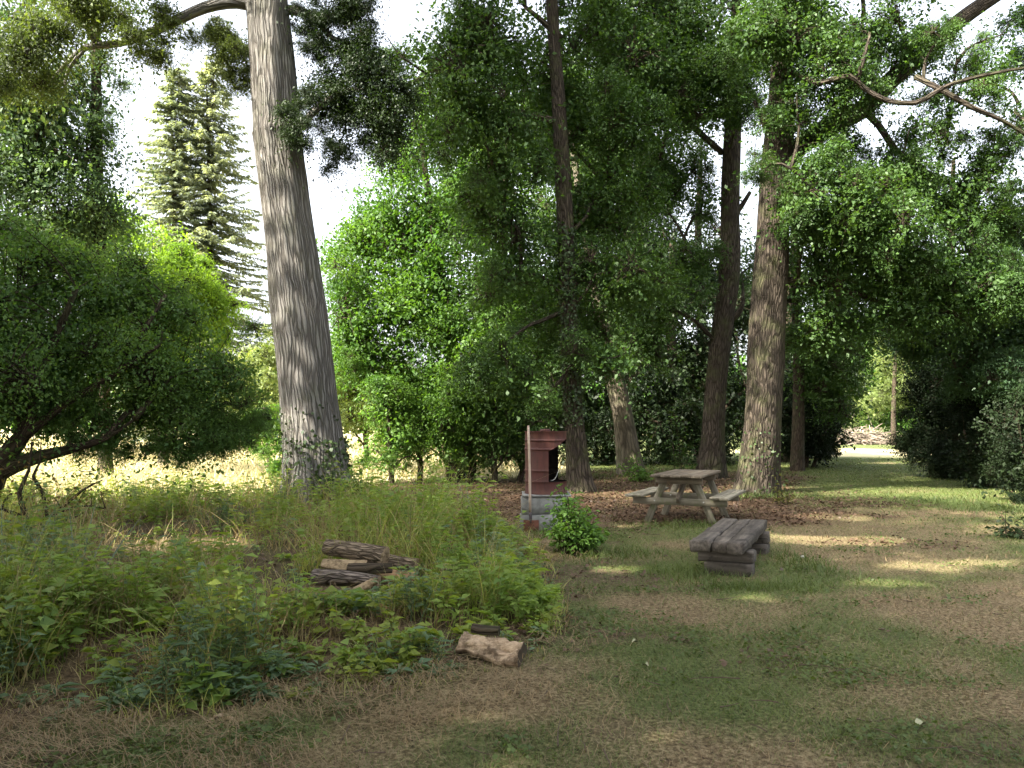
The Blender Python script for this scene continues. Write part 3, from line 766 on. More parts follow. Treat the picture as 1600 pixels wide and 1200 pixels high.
laurel("dark glossy evergreen shrub at the right edge nearest the camera", [(1625, 660, 15.5, 56), (1600, 720, 15.3, 46), (1640, 740, 15, 50), (1610, 780, 14.8, 26, .6), (1650, 600, 15.5, 60)], 15.2, 1630, 83, .09)
laurel("low dark shrub on the left side of the path behind the oak trunk", [(1250, 650, 27, 46), (1290, 670, 28, 36), (1235, 690, 26.5, 30), (1275, 705, 27, 22), (1240, 600, 27.5, 46)], 27, 1258, 84, .13, 7)
laurel("squared dark hedge bush jutting into the path's far left side", [(1285, 690, 34, 20), (1265, 690, 34, 24), (1290, 650, 34, 22), (1300, 698, 33.5, 12)], 34, 1280, 85, .14, 7)
tree("right_hornbeam", "blue-green tree arching over the dark shrubs at the right edge", "tree",
     [(1690, 772, 44), (1685, 650, 38), (1670, 500, 34), (1650, 350, 28), (1640, 200, 20), (1640, 20, 12)],
     [(1560, 500, 18, 70), (1480, 510, 19, 66), (1600, 440, 18, 70), (1520, 570, 18.5, 46), (1440, 530, 20, 46, .8), (1620, 560, 17.5, 66), (1590, 590, 17, 40), (1600, 330, 18, 60, .6), (1605, 20, 17, 42, .7), (1620, 110, 17, 46, .6)],
     LEAF_BLUE, BARK_DARK, 86, D=17, kb=9, dens=8.5, per=34, L=.10, spread=.28,
     limbs=[[(1660, 420, 14), (1600, 430, 11), (1540, 470, 8), (1480, 500, 5)]])
tree("far_lime", "sunlit pale tree glowing at the far end of the path", "tree",
     [(1397, 698, 9), (1396, 650, 8), (1398, 580, 6), (1400, 530, 3)],
     [(1400, 560, 56, 34), (1385, 600, 56, 26), (1400, 520, 57, 26), (1430, 570, 58, 36), (1370, 625, 57, 18), (1420, 620, 57, 26)],
     LEAF_PALE, BARK_DARK, 91, D=55, kb=12, dens=2.6, per=26, L=.24, spread=.5, sides=8)
tree("far_thorn", "small pale sunlit bush left of the brush heap at the path's end", "shrub",
     [(1322, 694, 6), (1322, 670, 4), (1324, 640, 3)], [(1322, 665, 60, 17), (1312, 680, 60, 12), (1340, 640, 62, 18), (1330, 600, 66, 24)],
     LEAF_PALE, BARK_PALE, 92, D=60, dens=2.6, per=26, L=.24, spread=.5, sides=6)
tree("far_ash", "tall green tree closing the view far down the path", "tree",
     [(1450, 688, 12), (1450, 600, 10), (1448, 500, 6)], [(1450, 520, 75, 50), (1500, 560, 75, 50), (1400, 620, 85, 50), (1340, 540, 80, 46), (1300, 600, 80, 50), (1360, 600, 88, 40), (1470, 620, 75, 46)],
     LEAF_HORN, BARK_DARK, 93, D=75, kb=9, dens=1.5, per=26, L=.34, spread=.7, sides=6)
# trees that stand left of and behind the camera and keep the clearing in the shade
DAPPLES = []                                     # gaps cut into the unseen crowns so sun patches land on chosen ground and trunks
for px, py, rx, ry in [(1312, 843, .70, .40), (1292, 806, .55, .50), (1222, 838, .26, .26), (1440, 882, .36, .20), (1532, 877, .30, .20), (1455, 770, 1.2, .9), (1060, 1150, .15, .10),
                       (965, 886, .26, .22), (856, 862, .24, .24), (1005, 822, .35, .3), (760, 850, .32, .32), (300, 862, .7, .5), (1385, 908, .32, .16), (1370, 742, 1.0, 2.0), (620, 960, .14, .1), (470, 1015, .16, .1), (1180, 930, .2, .1)]:
    DAPPLES.append((*P(px, py, 1848.0 / (py - 662))[:2], rx, ry))
for px, py, D, a in [(1188, 605, 16.6, .42), (1194, 560, 16.6, .25), (468, 665, 13.9, .3), (1130, 545, 21.6, .3), (1137, 400, 21.6, .4), (1030, 790, 11.6, .18), (1105, 780, 11.6, .16), (968, 640, 23, .4), (900, 850, 9.2, .3)]:
    q = P(px, py, D); q = q - SDIR * (q[2] / SDIR[2])
    DAPPLES.append((q[0], q[1], a, a * 1.2))
def sunny(C):
    """which points stand in the way of a sun patch"""
    g = C - SDIR * (C[:, 2:3] / SDIR[2])
    out = np.zeros(len(C), bool)
    for x, y, rx, ry in DAPPLES:
        out |= ((g[:, 0] - x) / rx) ** 2 + ((g[:, 1] - y) / ry) ** 2 < 1.7
    return out
def shade_tree(label, x, y, H, R, seed, den=1.0):
    rng = np.random.default_rng(seed)
    o = thing("shade_tree", label, "tree", (x, y, 0), 0, "tall trees beside the clearing")
    V, F, uv, c, r = tube([(x, y, -.3), (x + .2, y, H * .35), (x - .2, y + .2, H * .7), (x, y, H)], [.42, .36, .22, .04], 14, .6, .1, seed, .4)
    mk("trunk", V, F, BARK_OAK, o, True, uv)
    k = int(420 * den * (R / 4.4) ** 2)
    d = unit(rng.normal(size=(k, 3)))
    C = np.array([x, y, H * .62]) + d * (rng.random(k) ** .45)[:, None] * np.array([R, R, H * .38])
    st = c[nearest(c[len(c) // 3:], C) + len(c) // 3]
    ok = ~sunny(C)
    V, F, uv = thin_tubes(st[ok], (st[ok] + C[ok]) / 2 + [0, 0, .3], C[ok], np.full(ok.sum(), .02), np.full(ok.sum(), .008), 4, 3)
    mk("branches", V, F, BARK_OAK, o, False, uv, kind="stuff")
    V, F = clump_leaves(C, d, rng, 32, .27, .62, .52, .4)
    V = V.reshape(-1, 4, 3)
    V = V[~sunny(V.mean(1))]
    NLEAF[0] += len(V)
    mk("crown", V, np.arange(len(V) * 4).reshape(-1, 4), LEAF_OAK, o)
for x, y, H, R, den, w in [(-6.2, -1.2, 19, 3.6, 1, "just behind the camera on the left"), (-9.5, 2.5, 18, 4.4, 1, "left of the camera"), (-13.5, 6, 18, 4.0, .9, "left beyond the dark left tree"), (-13, -4, 18, 5.2, 1, "behind the camera to the left"),
                        (-19, 1, 20, 5.0, .9, "far left of the camera"), (-7, -7, 17, 5.0, 1, "close behind the camera to the left"), (-15, -12, 19, 5.4, .8, "far behind the camera to the left"),
                        (-6.8, 5.2, 19, 3.7, 1, "close to the left of the camera"), (1, -9, 17, 5.4, .8, "behind the camera"), (9, -9, 17, 5.4, .7, "behind the camera to the right")]:
    shade_tree("tall shading tree %s, outside the picture" % w, x, y, H, R, int(400 + x * 3 + y), den)

# far wood behind the meadow
def far_wood():
    rng = np.random.default_rng(500)
    C, O = [], []
    for x in np.arange(-150, 130, 5.0):
        D = 118 + 14 * rng.random(); H = 9 + 6 * rng.random(); R = 4.5 + 2 * rng.random()
        k = 120
        d = unit(rng.normal(size=(k, 3)))
        C.append(np.array([x + rng.normal() * 2, D, H * .52]) + d * (rng.random(k) ** .4)[:, None] * np.array([R, R, H * .5])); O.append(d)
    V, F = clump_leaves(np.concatenate(C), np.concatenate(O), rng, 5, 1.15, .7, .9, .5)
    NLEAF[0] += len(F)
    o = mk("far_wood", V, F, LEAF_HORN, None, kind="stuff")
    o["label"] = "distant line of sunlit trees behind the pale meadow"; o["category"] = "wood"
far_wood()

# ------------------------------------------------------------------ picnic table
WOOD_GREY = wood_mat("weathered_wood", (.11, .098, .072), (.32, .29, .225), (1.3, 24, 24), (.12, .14, .06))
WOOD_TOP = wood_mat("dark_weathered_wood", (.065, .052, .038), (.21, .175, .13), (1.3, 24, 24), (.17, .12, .08))
WOOD_SLEEPER = wood_mat("sleeper_wood", (.036, .031, .027), (.175, .150, .125), (1.5, 26, 26), (.025, .02, .018), bump=.9)
STEEL = NT("zinc_bolt"); STEEL = STEEL.done(STEEL.principled((.42, .42, .40), .45, None, .5, .8))
def picnic_table():
    rz = math.radians(-25)
    fl = P(1015, 742, 11.85); ax = np.array([-math.sin(rz), math.cos(rz), 0]); rt = np.array([math.cos(rz), math.sin(rz), 0])
    LEN = 1.62
    c = fl + rt * .38 + ax * LEN / 2
    o = thing("picnic_table", "weathered wooden picnic table with attached benches under the oak", "table", (c[0], c[1], gz(c[0], c[1]) - .01), rz)
    q = math.pi / 2                                # planks run along local y
    for k in range(5):
        piece("tabletop_plank", box(LEN + [.0, -.01, .012, .0, -.008][k], .146, .036, .005, k, .0015, 6), WOOD_TOP, o, (-.304 + k * .152, 0, .735 + [.0, .002, -.002, .001, 0][k]), (0, 0, q))
    for s in (-1, 1):
        for k in range(2):
            piece("seat_plank", box(LEN + .01 * k, .135, .036, .005, 9 + k, .0015, 6), WOOD_GREY, o, (s * (.56 + k * .142), 0, .43), (0, 0, q))
    for e in (-1, 1):
        y = e * (LEN / 2 - .30)
        piece("seat_beam", box(1.42, .045, .105, .004, 3, .001), WOOD_GREY, o, (0, y - .047, .345), (0, 0, 0))
        piece("top_beam", box(.70, .045, .10, .004, 4, .001), WOOD_TOP, o, (0, y - .047, .661), (0, 0, 0))
        for s in (-1, 1):
            ang = math.atan2(.71, .30)
            piece("leg", box(.78, .045, .10, .004, 5, .001), WOOD_GREY, o, (s * .36, y, .355), (0, s * ang, 0))
            b = piece("bolt", box(.012, .022, .022, .004), STEEL, o, (s * .37, y - .074, .35), (0, 0, q))
        piece("brace", box(.74, .045, .09, .004, 6, .001), WOOD_TOP, o, (0, e * .33, .53), (0, math.radians(26) , q if e > 0 else -q))
    return o
picnic_table()

# ------------------------------------------------------------------ low bench of old sleepers
def sleeper_bench():
    f = P(1122, 853, 7.75); rz = math.radians(-23.5)
    ax = np.array([-math.sin(rz), math.cos(rz), 0])
    LEN = 2.1
    c = np.array([f[0], f[1], 0]) + ax * LEN / 2
    o = thing("sleeper_bench", "low rough bench of dark old railway sleepers beside the path", "bench", (c[0], c[1], gz(c[0], c[1]) - .01), rz)
    q = math.pi / 2
    for k, (w, h, dl, dz) in enumerate([(.19, .105, .0, 0), (.155, .10, -.06, -.006), (.175, .11, .03, .002)]):
        piece("sleeper", box(LEN + dl, w, h, .014, 20 + k, .006, 14), WOOD_SLEEPER, o, ([-.182, -.004, .166][k], -dl / 2, .305 + dz), (0, math.radians([.3, -.2, .2][k]), q))
    for e in (-1, 1):
        y = e * (LEN / 2 - .34)
        piece("support_block", box(.55, .20, .12, .014, 30 + e, .005, 6), WOOD_SLEEPER, o, (.03, y, .19), (0, 0, math.radians(2 * e)))
        piece("support_block", box(.46, .22, .135, .014, 33 + e, .005, 6), WOOD_SLEEPER, o, (.06, y - .015, .063), (0, 0, math.radians(-3)))
    return o
sleeper_bench()

# ------------------------------------------------------------------ barbecue drum on concrete blocks, shovel
def barbecue():
    cx, cyy = .485, 11.35
    o = thing("barbecue", "red oil-drum barbecue with a cut-out side standing on grey concrete blocks", "barbecue", (cx, cyy, 0), 0)
    t = NT("concrete"); tc = t.n("TexCoord"); n = t.noise(tc.outputs["Object"], 7, 6, .65)
    CON = t.done(t.principled(t.ramp(n, [(.3, (.14, .14, .135)), (.55, (.25, .25, .24)), (.75, (.32, .32, .305))]), .92, t.bump(t.noise(tc.outputs["Object"], 60, 4), .5, .006), .15))
    t = NT("red_drum_paint"); tc = t.n("TexCoord"); n = t.noise(tc.outputs["Object"], 4, 6, .7); n2 = t.noise(t.mapping(tc.outputs["Object"], (9, 9, 1.6)), 2, 5, .7)
    c = t.ramp(n2, [(.3, (.050, .020, .016)), (.6, (.090, .029, .024)), (.8, (.12, .046, .036))])
    c = t.mix(t.ramp(n, [(.52, 0.0), (.68, .85)]), c, (.10, .042, .026))
    RED = t.done(t.principled(c, .62, t.bump(n2, .25, .01), .35))
    t = NT("soot"); tc = t.n("TexCoord")
    SOOT = t.done(t.principled(t.ramp(t.noise(tc.outputs["Object"], 12, 4), [(.3, (.006, .005, .005)), (.8, (.03, .022, .018))]), .95, None, .1))
    zb = .50
    # two courses of hollow blocks under a thin slab
    h = .232
    for k in range(2):
        piece("concrete_block", box(.575 - .012 * k, .24, h, .008, k, .0015, 3), CON, o, (-.085 + .01 * k, -.20, .004 + h / 2 + k * (h + .008)), (0, 0, .02 * (k - .5)))
        piece("concrete_block", box(.40, .22, h, .008, k + 5, .0015, 3), CON, o, (.12 - .01 * k, .17, .004 + h / 2 + k * (h + .008)), (0, 0, math.pi / 2 * 0 + .015))
    piece("slab", box(.68, .66, .022, .004, 9, .001, 3), CON, o, (.0, -.01, .497))
    z0 = .510
    R, H, n = .297, .885, 72
    zr = [.0, .012, .024, .15, .163, .176, .188, .201, .30, .314, .327, .34, .353, .50, .58, .60, .614, .628, .641, .655, .74, .753, .766, .78, .865, .875, .885]
    def rad(z):
        r = R
        for zz, a in ((.176, .010), (.327, .012), (.628, .012), (.753, .010)):
            r += a * max(0, 1 - abs(z - zz) / .018)
        if z < .013 or z > .872: r += .008
        return r
    def opening(phi, z):                         # phi from the camera direction, to the right
        if not (math.radians(4) < phi < math.radians(138)): return False
        top = .60 + .17 * min(1, max(0, (phi - math.radians(4)) / math.radians(62)))
        if phi > math.radians(100): top = .70
        return .178 < z < top
    def shell(rr, name, mat, flip):
        zz = sorted(set(zr + list(np.round(np.arange(.60, .79, .0125), 4))))
        V, F = [], []
        for z in zz:
            for k in range(n):
                p = 2 * math.pi * k / n
                r = rad(z) + rr
                V.append((r * math.sin(p), -r * math.cos(p), z0 + z))
        for i in range(len(zz) - 1):
            for k in range(n):
                pm = (2 * math.pi * (k + .5) / n + math.pi) % (2 * math.pi) - math.pi
                if opening(pm, (zz[i] + zz[i + 1]) / 2): continue
                k2 = (k + 1) % n
                f = (i * n + k, i * n + k2, i * n + n + k2, i * n + n + k)
                F.append(f[::-1] if flip else f)
        ob = mk(name, V, F, mat, None, True); ob.parent = o
        return ob
    shell(0, "drum_shell", RED, False)
    shell(-.004, "soot_lining", SOOT, True)
    def disc(name, z, r, mat, th=.006):
        V = [(r * math.sin(2 * math.pi * k / 48), -r * math.cos(2 * math.pi * k / 48), zz) for zz in (z, z + th) for k in range(48)]
        F = [tuple(range(47, -1, -1)), tuple(range(48, 96))] + [(k, (k + 1) % 48, 48 + (k + 1) % 48, 48 + k) for k in range(48)]
        ob = mk(name, V, F, mat, None); ob.parent = o; return ob
    disc("drum_lid", z0 + .874, R - .008, RED)
    disc("drum_floor", z0 + .02, R - .008, SOOT)
    disc("ash_bed", z0 + .12, R - .008, SOOT, .03)
    # lip of the opening and the flue collar on top
    V, F, uv, _, _ = tube([(-.01, -.02, z0 + .87), (-.01, -.02, z0 + .915)], [.075, .075], 20, .05, .0)
    ob = mk("flue_collar", V, F, RED, None, False); ob.parent = o
    V, F, uv, _, _ = tube([(.05, -.20, z0 + .185), (.12, -.19, z0 + .21), (.16, -.17, z0 + .30), (.18, -.16, z0 + .33)], [.006, .006, .006, .004], 6, .05)
    ob = mk("poker", V, F, STEEL, None, True); ob.parent = o
    return o
barbecue()
def shovel():
    a, b = P(825.5, 665, 11.02), P(828.5, 802, 10.90)
    o = thing("shovel", "long-handled shovel with rusty blade leaning against the red drum barbecue", "shovel", (b[0], b[1], 0), 0)
    HW = wood_mat("handle_wood", (.36, .27, .20), (.58, .46, .37), (20, 20, 1.2), bump=.2)
    t = NT("rust"); tc = t.n("TexCoord")
    RUST = t.done(t.principled(t.ramp(t.noise(tc.outputs["Object"], 14, 6, .7), [(.3, (.05, .025, .018)), (.6, (.17, .07, .045)), (.8, (.25, .13, .08))]), .85, None, .2))
    IRON = NT("dark_iron"); IRON = IRON.done(IRON.principled((.07, .06, .06), .6, None, .3, .4))
    V, F, uv, _, _ = tube([a + (0, 0, 0), (a + b) / 2 + (.004, 0, 0), b], [.0165, .018, .019], 10, .2, .03)
    mk("handle", V, F, HW, o, True)
    c = P(829.5, 818, 10.88)
    V, F, uv, _, _ = tube([b + (b - a) * -.01, (b + c) / 2, c], [.023, .021, .014], 10, .05, 0)
    mk("socket", V, F, IRON, o, True)
    V, F = [], []
    nu, nv = 9, 8
    for s in (0, 1):
        for i in range(nv):
            for j in range(nu):
                u, v = j / (nu - 1) * 2 - 1, i / (nv - 1)
                w = .105 * (1 if v < .6 else math.sqrt(max(0, 1 - ((v - .6) / .42) ** 2)))
                V.append((c[0] + .005 + u * w, c[1] - .005 + .035 * u * u - .02 * v - s * .003, c[2] + .045 - v * .20))
    for s in (0, 1):
        for i in range(nv - 1):
            for j in range(nu - 1):
                k = s * nu * nv + i * nu + j
                f = (k, k + 1, k + nu + 1, k + nu)
                F.append(f if s else f[::-1])
    mk("blade", V, F, RUST, o, True)
shovel()

# ------------------------------------------------------------------ logs
def cut_mat(name, c1, c2):
    t = NT(name); tc = t.n("TexCoord"); n = t.noise(tc.outputs["Object"], 9, 6, .7); w = t.noise(t.mapping(tc.outputs["Object"], (5, 40, 40)), 1.5, 5, .6)
    c = t.ramp(w, [(.3, c1), (.7, c2)])
    c = t.mix(t.ramp(n, [(.45, 0.0), (.6, .85)]), c, tuple(x * .3 for x in c1))
    return t.done(t.principled(c, .9, t.bump(w, .8, .01), .15))
CUT = cut_mat("cut_wood", (.24, .17, .10), (.46, .35, .22))
CUT_PALE = cut_mat("rotten_pale_wood", (.24, .165, .105), (.50, .385, .265))
CUT_ORANGE = cut_mat("split_orange_wood", (.30, .17, .085), (.50, .33, .19))
BARK_LOG = bark_mat("bark_log", (.040, .028, .019), (.42, .325, .23), None, 38, 7, 1.0, .04)
BARK_LOG_GREY = bark_mat("bark_log_grey", (.05, .038, .032), (.38, .31, .26), None, 36, 6, 1.0, .04)
def firelog(label, a, b, r, seed, bark=BARK_LOG, cut=CUT, split=False, group="firewood logs in the weeds", name="firewood_log", amp=.17):
    a, b = np.asarray(a, float), np.asarray(b, float)
    rng = np.random.default_rng(seed)
    o = thing(name, label, "log", (a + b) / 2 - (0, 0, r), 0, group)
    m = (a + b) / 2 + rng.normal(size=3) * r * .12
    V, F, uv, c, rr = tube([a, m, b], [r * (1 + .1 * rng.normal()), r, r * (1 + .1 * rng.normal())], 26, .03, amp, seed, 0, False, 9)
    V, uv = np.asarray(V), np.asarray(uv)
    n = len(c)
    if split:                                    # flatten one side as if cleft
        ax = unit(b - a); up = unit(np.array([rng.normal() * .3, -.75, .65])); up = up - ax * up.dot(ax)
        d = (V - m) @ up
        V = V - np.clip(d - r * .25, 0, None)[:, None] * up * .9
    if amp > .4:                                 # crumbled surface
        q = V - m
        k = fbm(q[:, 0] * 22 + 40, q[:, 1] * 22 + q[:, 2] * 31 + 40, seed, 4) - .5
        V = V + unit(q - np.outer(q @ unit(b - a), unit(b - a))) * (k * r * 1.5)[:, None]
    ob = mk("bark", V, F, bark, o, True, uv)
    for e, i0 in ((0, 0), (1, (n - 1) * 26)):
        ring = V[i0:i0 + 26]
        cen = ring.mean(0)
        V2 = np.vstack([ring, cen + (ring - cen) * .55 + rng.normal(size=ring.shape) * .004, [cen]])
        F2 = [(j, (j + 1) % 26, 26 + (j + 1) % 26, 26 + j) for j in range(26)] + [(26 + j, 26 + (j + 1) % 26, 52) for j in range(26)]
        if e == 0: F2 = [f[::-1] for f in F2]
        mk("cut_end", V2, F2, cut, o)
    return o
firelog("thick deeply furrowed log on top of the firewood pile", P(509, 855, 7.25), P(602, 870, 7.05), .076, 1)
firelog("pale barkless split log on the left, second row of the firewood pile", P(504, 880, 7.1), P(572, 886, 7.0), .055, 2, CUT, CUT_PALE, True)
firelog("thin black-barked log across the middle of the firewood pile", P(544, 889, 6.95), P(613, 888, 6.95), .047, 3, BARK_DARK)
firelog("long grey log with a pale cut end at the bottom left of the pile", P(490, 900, 6.95), P(592, 908, 6.85), .064, 4, BARK_LOG_GREY, CUT_PALE)
firelog("short brown log at the upper right end of the firewood pile", P(596, 874, 7.3), P(651, 884, 7.2), .062, 5)
firelog("orange freshly split log at the lower right end of the pile", P(590, 894, 7.05), P(649, 902, 7.0), .058, 6, CUT_ORANGE, CUT_ORANGE, True)
firelog("brown log half buried in weeds under the right of the pile", P(575, 918, 7.05), P(640, 914, 7.05), .06, 7)
firelog("short splintered log leaning against the front of the firewood pile", P(540, 932, 6.75), P(588, 906, 6.75), .04, 8, CUT, CUT, True)
firelog("pale crumbling rotten log lying alone in front of the weeds", P(720, 1000, 5.12), P(814, 1021, 4.92), .056, 9, CUT_PALE, BARK_DARK, True, "rotten wood at the edge of the weeds", "rotten_log", .55)
firelog("dark charred bark piece behind the pale rotten log", P(738, 982, 5.2), P(780, 986, 5.15), .03, 10, BARK_DARK, BARK_DARK, False, "rotten wood at the edge of the weeds", "bark_piece")
firelog("small upright brown stump poking out of the weeds right of the firewood", P(696, 912, 6.75), P(698, 882, 6.75), .035, 12, BARK_LOG, CUT_ORANGE, False, None, "wood_stump")

# ------------------------------------------------------------------ small things on the ground
def chip(name, label, cat, px, py, s, mat, seed, group=None):
    D = 1848.0 / (py - 662); r = np.random.default_rng(seed)
    V, F = box(s, s * .55, s * .3, s * .08, seed, s * .06, 3)
    a = r.random() * 3
    V = V @ np.array([[math.cos(a), math.sin(a), 0], [-math.sin(a), math.cos(a), 0], [0, 0, 1]])
    p = P(px, py, D); p[2] = gz(p[0], p[1]) + s * .14
    o = mk(name, V, F, mat); o.location = p
    o["label"] = label; o["category"] = cat
    if group: o["group"] = group
for k, (x, y, s, w) in enumerate([(342, 1108, .045, "largest of the cluster at lower left"), (328, 1114, .03, "left of the cluster at lower left"), (362, 1110, .03, "right of the cluster at lower left"),
                                  (405, 1126, .028, "on the straw right of the cluster"), (438, 1194, .04, "at the bottom edge of the photo"), (388, 1184, .025, "left of the one at the bottom edge")]):
    chip("wood_chip", "pale wood chip on the cut straw, " + w, "wood chip", x, y, s, CUT_PALE, 70 + k, "wood chips on the straw")
t = NT("white_stone"); STONE = t.done(t.principled((.55, .52, .48), .8))
chip("stone", "small white stone on the grass right of the sleeper bench", "stone", 1254, 869, .07, STONE, 81)
t = NT("dry_leaf"); DRYLEAF = t.done(t.principled((.30, .30, .19), .7))
t = NT('dead_twig'); DRYLEAF_DARK = t.done(t.principled((.085, .06, .042), .9))
def fallen(px, py, s, label, seed):
    D = 1848.0 / (py - 662); p = P(px, py, D); r = np.random.default_rng(seed)
    a = np.array([math.cos(seed), math.sin(seed), .05])
    n = 9; V = [(0, 0, 0)]
    for k in range(n):
        th = 2 * math.pi * k / n; rr = s * (.42 + .12 * math.cos(th) + .05 * r.random())
        V.append((rr * math.cos(th + seed), rr * .8 * math.sin(th + seed), .012 * math.cos(2 * th) + .01))
    F = [(0, k + 1, (k + 1) % n + 1) for k in range(n)]
    o = mk("fallen_leaf", V, F, DRYLEAF); o.location = (p[0], p[1], gz(p[0], p[1]) + .02)
    o["label"] = label; o["category"] = "leaf"; o["group"] = "pale fallen leaves on the path"
fallen(1440, 1126, .06, "round pale fallen leaf on the grass at lower right", 2)
fallen(1009, 1037, .045, "small white fallen leaf on the bare grass in the lower middle", 4)
fallen(992, 1003, .05, "pale brown fallen leaf just above the white one in the lower middle", 5)

# brush heap at the end of the path
def brush():
    rng = np.random.default_rng(7)
    c = P(1347, 700, 58); c[2] = 0
    o = thing("brush_heap", "pale heap of cut branches in the sun at the far end of the path", "brush heap", c)
    n = 420
    p = c + rng.normal(size=(n, 3)) * [.9, .8, 0]; p[:, 2] = np.abs(rng.normal(size=n)) * .36 + .03
    d = unit(np.stack([rng.normal(size=n), rng.normal(size=n) * .6, rng.normal(size=n) * .22], -1)) * (.5 + rng.random((n, 1)) * .9)
    V, F, uv = thin_tubes(p - d, p + rng.normal(size=(n, 3)) * .1, p + d, np.full(n, .035), np.full(n, .015))
    mk("cut_branches", V, F, bark_mat("bark_brush", (.20, .155, .115), (.42, .35, .28), None, 8, 2), o, False, uv, kind="stuff")
    for i, (x, z, l) in enumerate([(1345, .28, 3.4), (1347, .78, 3.2)]):
        q = P(x, 700, 57)
        V, F, uv, _, _ = tube([(q[0] - l / 2, 57, z), (q[0], 56.9, z + .05), (q[0] + l / 2, 57, z - .02)], [.05, .06, .04], 8, .3, .1, i)
        mk("pole", V, F, BARK_PALE, o, True, uv)
brush()

# ------------------------------------------------------------------ low plants one can tell apart
def plant(name, label, px, py, hpx, wpx, mat, seed, n_stem=14, per=16, L=.07, cat="plant", group=None, asp=.6):
    D = 1848.0 / (py - 662); b = P(px, py, D); b[2] = gz(b[0], b[1])
    H, Wd = hpx * D / FPX, wpx * D / FPX / 2
    r = np.random.default_rng(seed)
    o = thing(name, label, cat, b, 0, group)
    a = r.random(n_stem) * 2 * np.pi; rr = np.sqrt(r.random(n_stem))
    tip = b + np.stack([np.cos(a) * rr * Wd, np.sin(a) * rr * Wd * .8, H * (1 - .45 * rr ** 2) * (.30 + .72 * r.random(n_stem) ** 1.4) * (1.12 - .35 * np.cos(a))], -1)
    s = b + r.normal(size=(n_stem, 3)) * [.3 * Wd, .3 * Wd, 0]
    mid = (s + tip) / 2 + np.array([0, 0, .18 * H])
    V, F, uv = thin_tubes(s, mid, tip, np.full(n_stem, .007), np.full(n_stem, .003), 5, 4)
    mk("stems", V, F, BARK_DARK, o, False, uv, kind="stuff")
    i = np.repeat(np.arange(n_stem), per); t = .06 + .96 * r.random(len(i)) ** .8; t = np.minimum(t, 1)[:, None]
    p = (1 - t) ** 2 * s[i] + 2 * t * (1 - t) * mid[i] + t ** 2 * tip[i]
    out = r.normal(size=p.shape) * [1, 1, .35]
    p = p + unit(out) * r.random((len(p), 1)) * L * 1.6
    sz = L * (.6 + .7 * r.random(len(p)))
    V, F = leaf_quads(p, out + [0, 0, -.15], np.array([0, 0, 1.]) + r.normal(size=p.shape) * .45, sz, sz * asp, r)
    mk("foliage", V, F, mat, o)
    return o
WEED_EARLY = leaf_mat("leaf_yellowing", (.09, .10, .025), (.20, .18, .05), .4)
plant("leafy_shrub", "bright green leafy shrub growing against the concrete barbecue base", 900, 862, 96, 92, LEAF_SHRUB, 601, 60, 44, .062, "shrub")
plant("leafy_shrub", "small dark leafy sapling at the right foot of the poplar trunk", 566, 797, 60, 62, LEAF_SHRUB, 602, 34, 34, .085, "shrub")
plant("leafy_shrub", "thin green sapling standing behind the picnic table", 1072, 745, 110, 70, LEAF_OAK, 603, 16, 26, .11, "shrub")
plant("leafy_shrub", "yellowish low shrub at the foot of the thick oak", 1216, 786, 42, 44, WEED_EARLY, 604, 11, 14, .06, "shrub")
plant("leafy_shrub", "low green shrub at the foot of the leaning trunk", 1000, 752, 40, 60, LEAF_SHRUB, 605, 26, 22, .08, "shrub")
plant("leafy_shrub", "low plant in the shade at the right edge of the path", 1590, 840, 40, 80, LEAF_DARK, 606, 14, 16, .07, "shrub")

REED = leaf_mat("reed_blue", (.10, .15, .12), (.20, .27, .22), .3)
def reeds(label, px, py, spread, h, seed, n=8):
    D = 1848.0 / (py - 662); b = P(px, py, D); b[2] = gz(b[0], b[1]); r = np.random.default_rng(seed)
    o = thing("reed_plant", label, "plant", b, 0, "stiff blue-green grass clumps in the weeds")
    for k in range(n):
        a = r.random() * 6.28; L = h * (.55 + .5 * r.random()); w = .006 + .003 * r.random()
        d = np.array([math.cos(a) * spread, math.sin(a) * spread * .5, 1.0]); d /= np.linalg.norm(d)
        s0 = b + r.normal(size=3) * [.03, .03, 0]
        c = [s0 + d * L * t + np.array([math.cos(a), math.sin(a), -.6]) * (.12 * L * t * t) for t in (0, .35, .7, 1)]
        V = []
        for q, t in zip(c, (1, .9, .6, .05)): V += [q - np.array([w * t, 0, 0]), q + np.array([0, -w * t * .5, 0]), q + np.array([w * t, 0, 0])]
        F = [(i * 3 + j, i * 3 + j + 1, i * 3 + j + 4, i * 3 + j + 3) for i in range(3) for j in range(2)]
        mk("blade", V, F, REED, o)
reeds("stiff blue-green grass clump crossing its blades at the left of the weeds", 118, 965, .5, .9, 1)
reeds("stiff blue-green grass clump at the far left edge of the weeds", 20, 940, .6, .85, 2, 6)
reeds("pale upright grass clump rising behind the mound left of the barbecue", 738, 812, .3, .85, 3, 7)
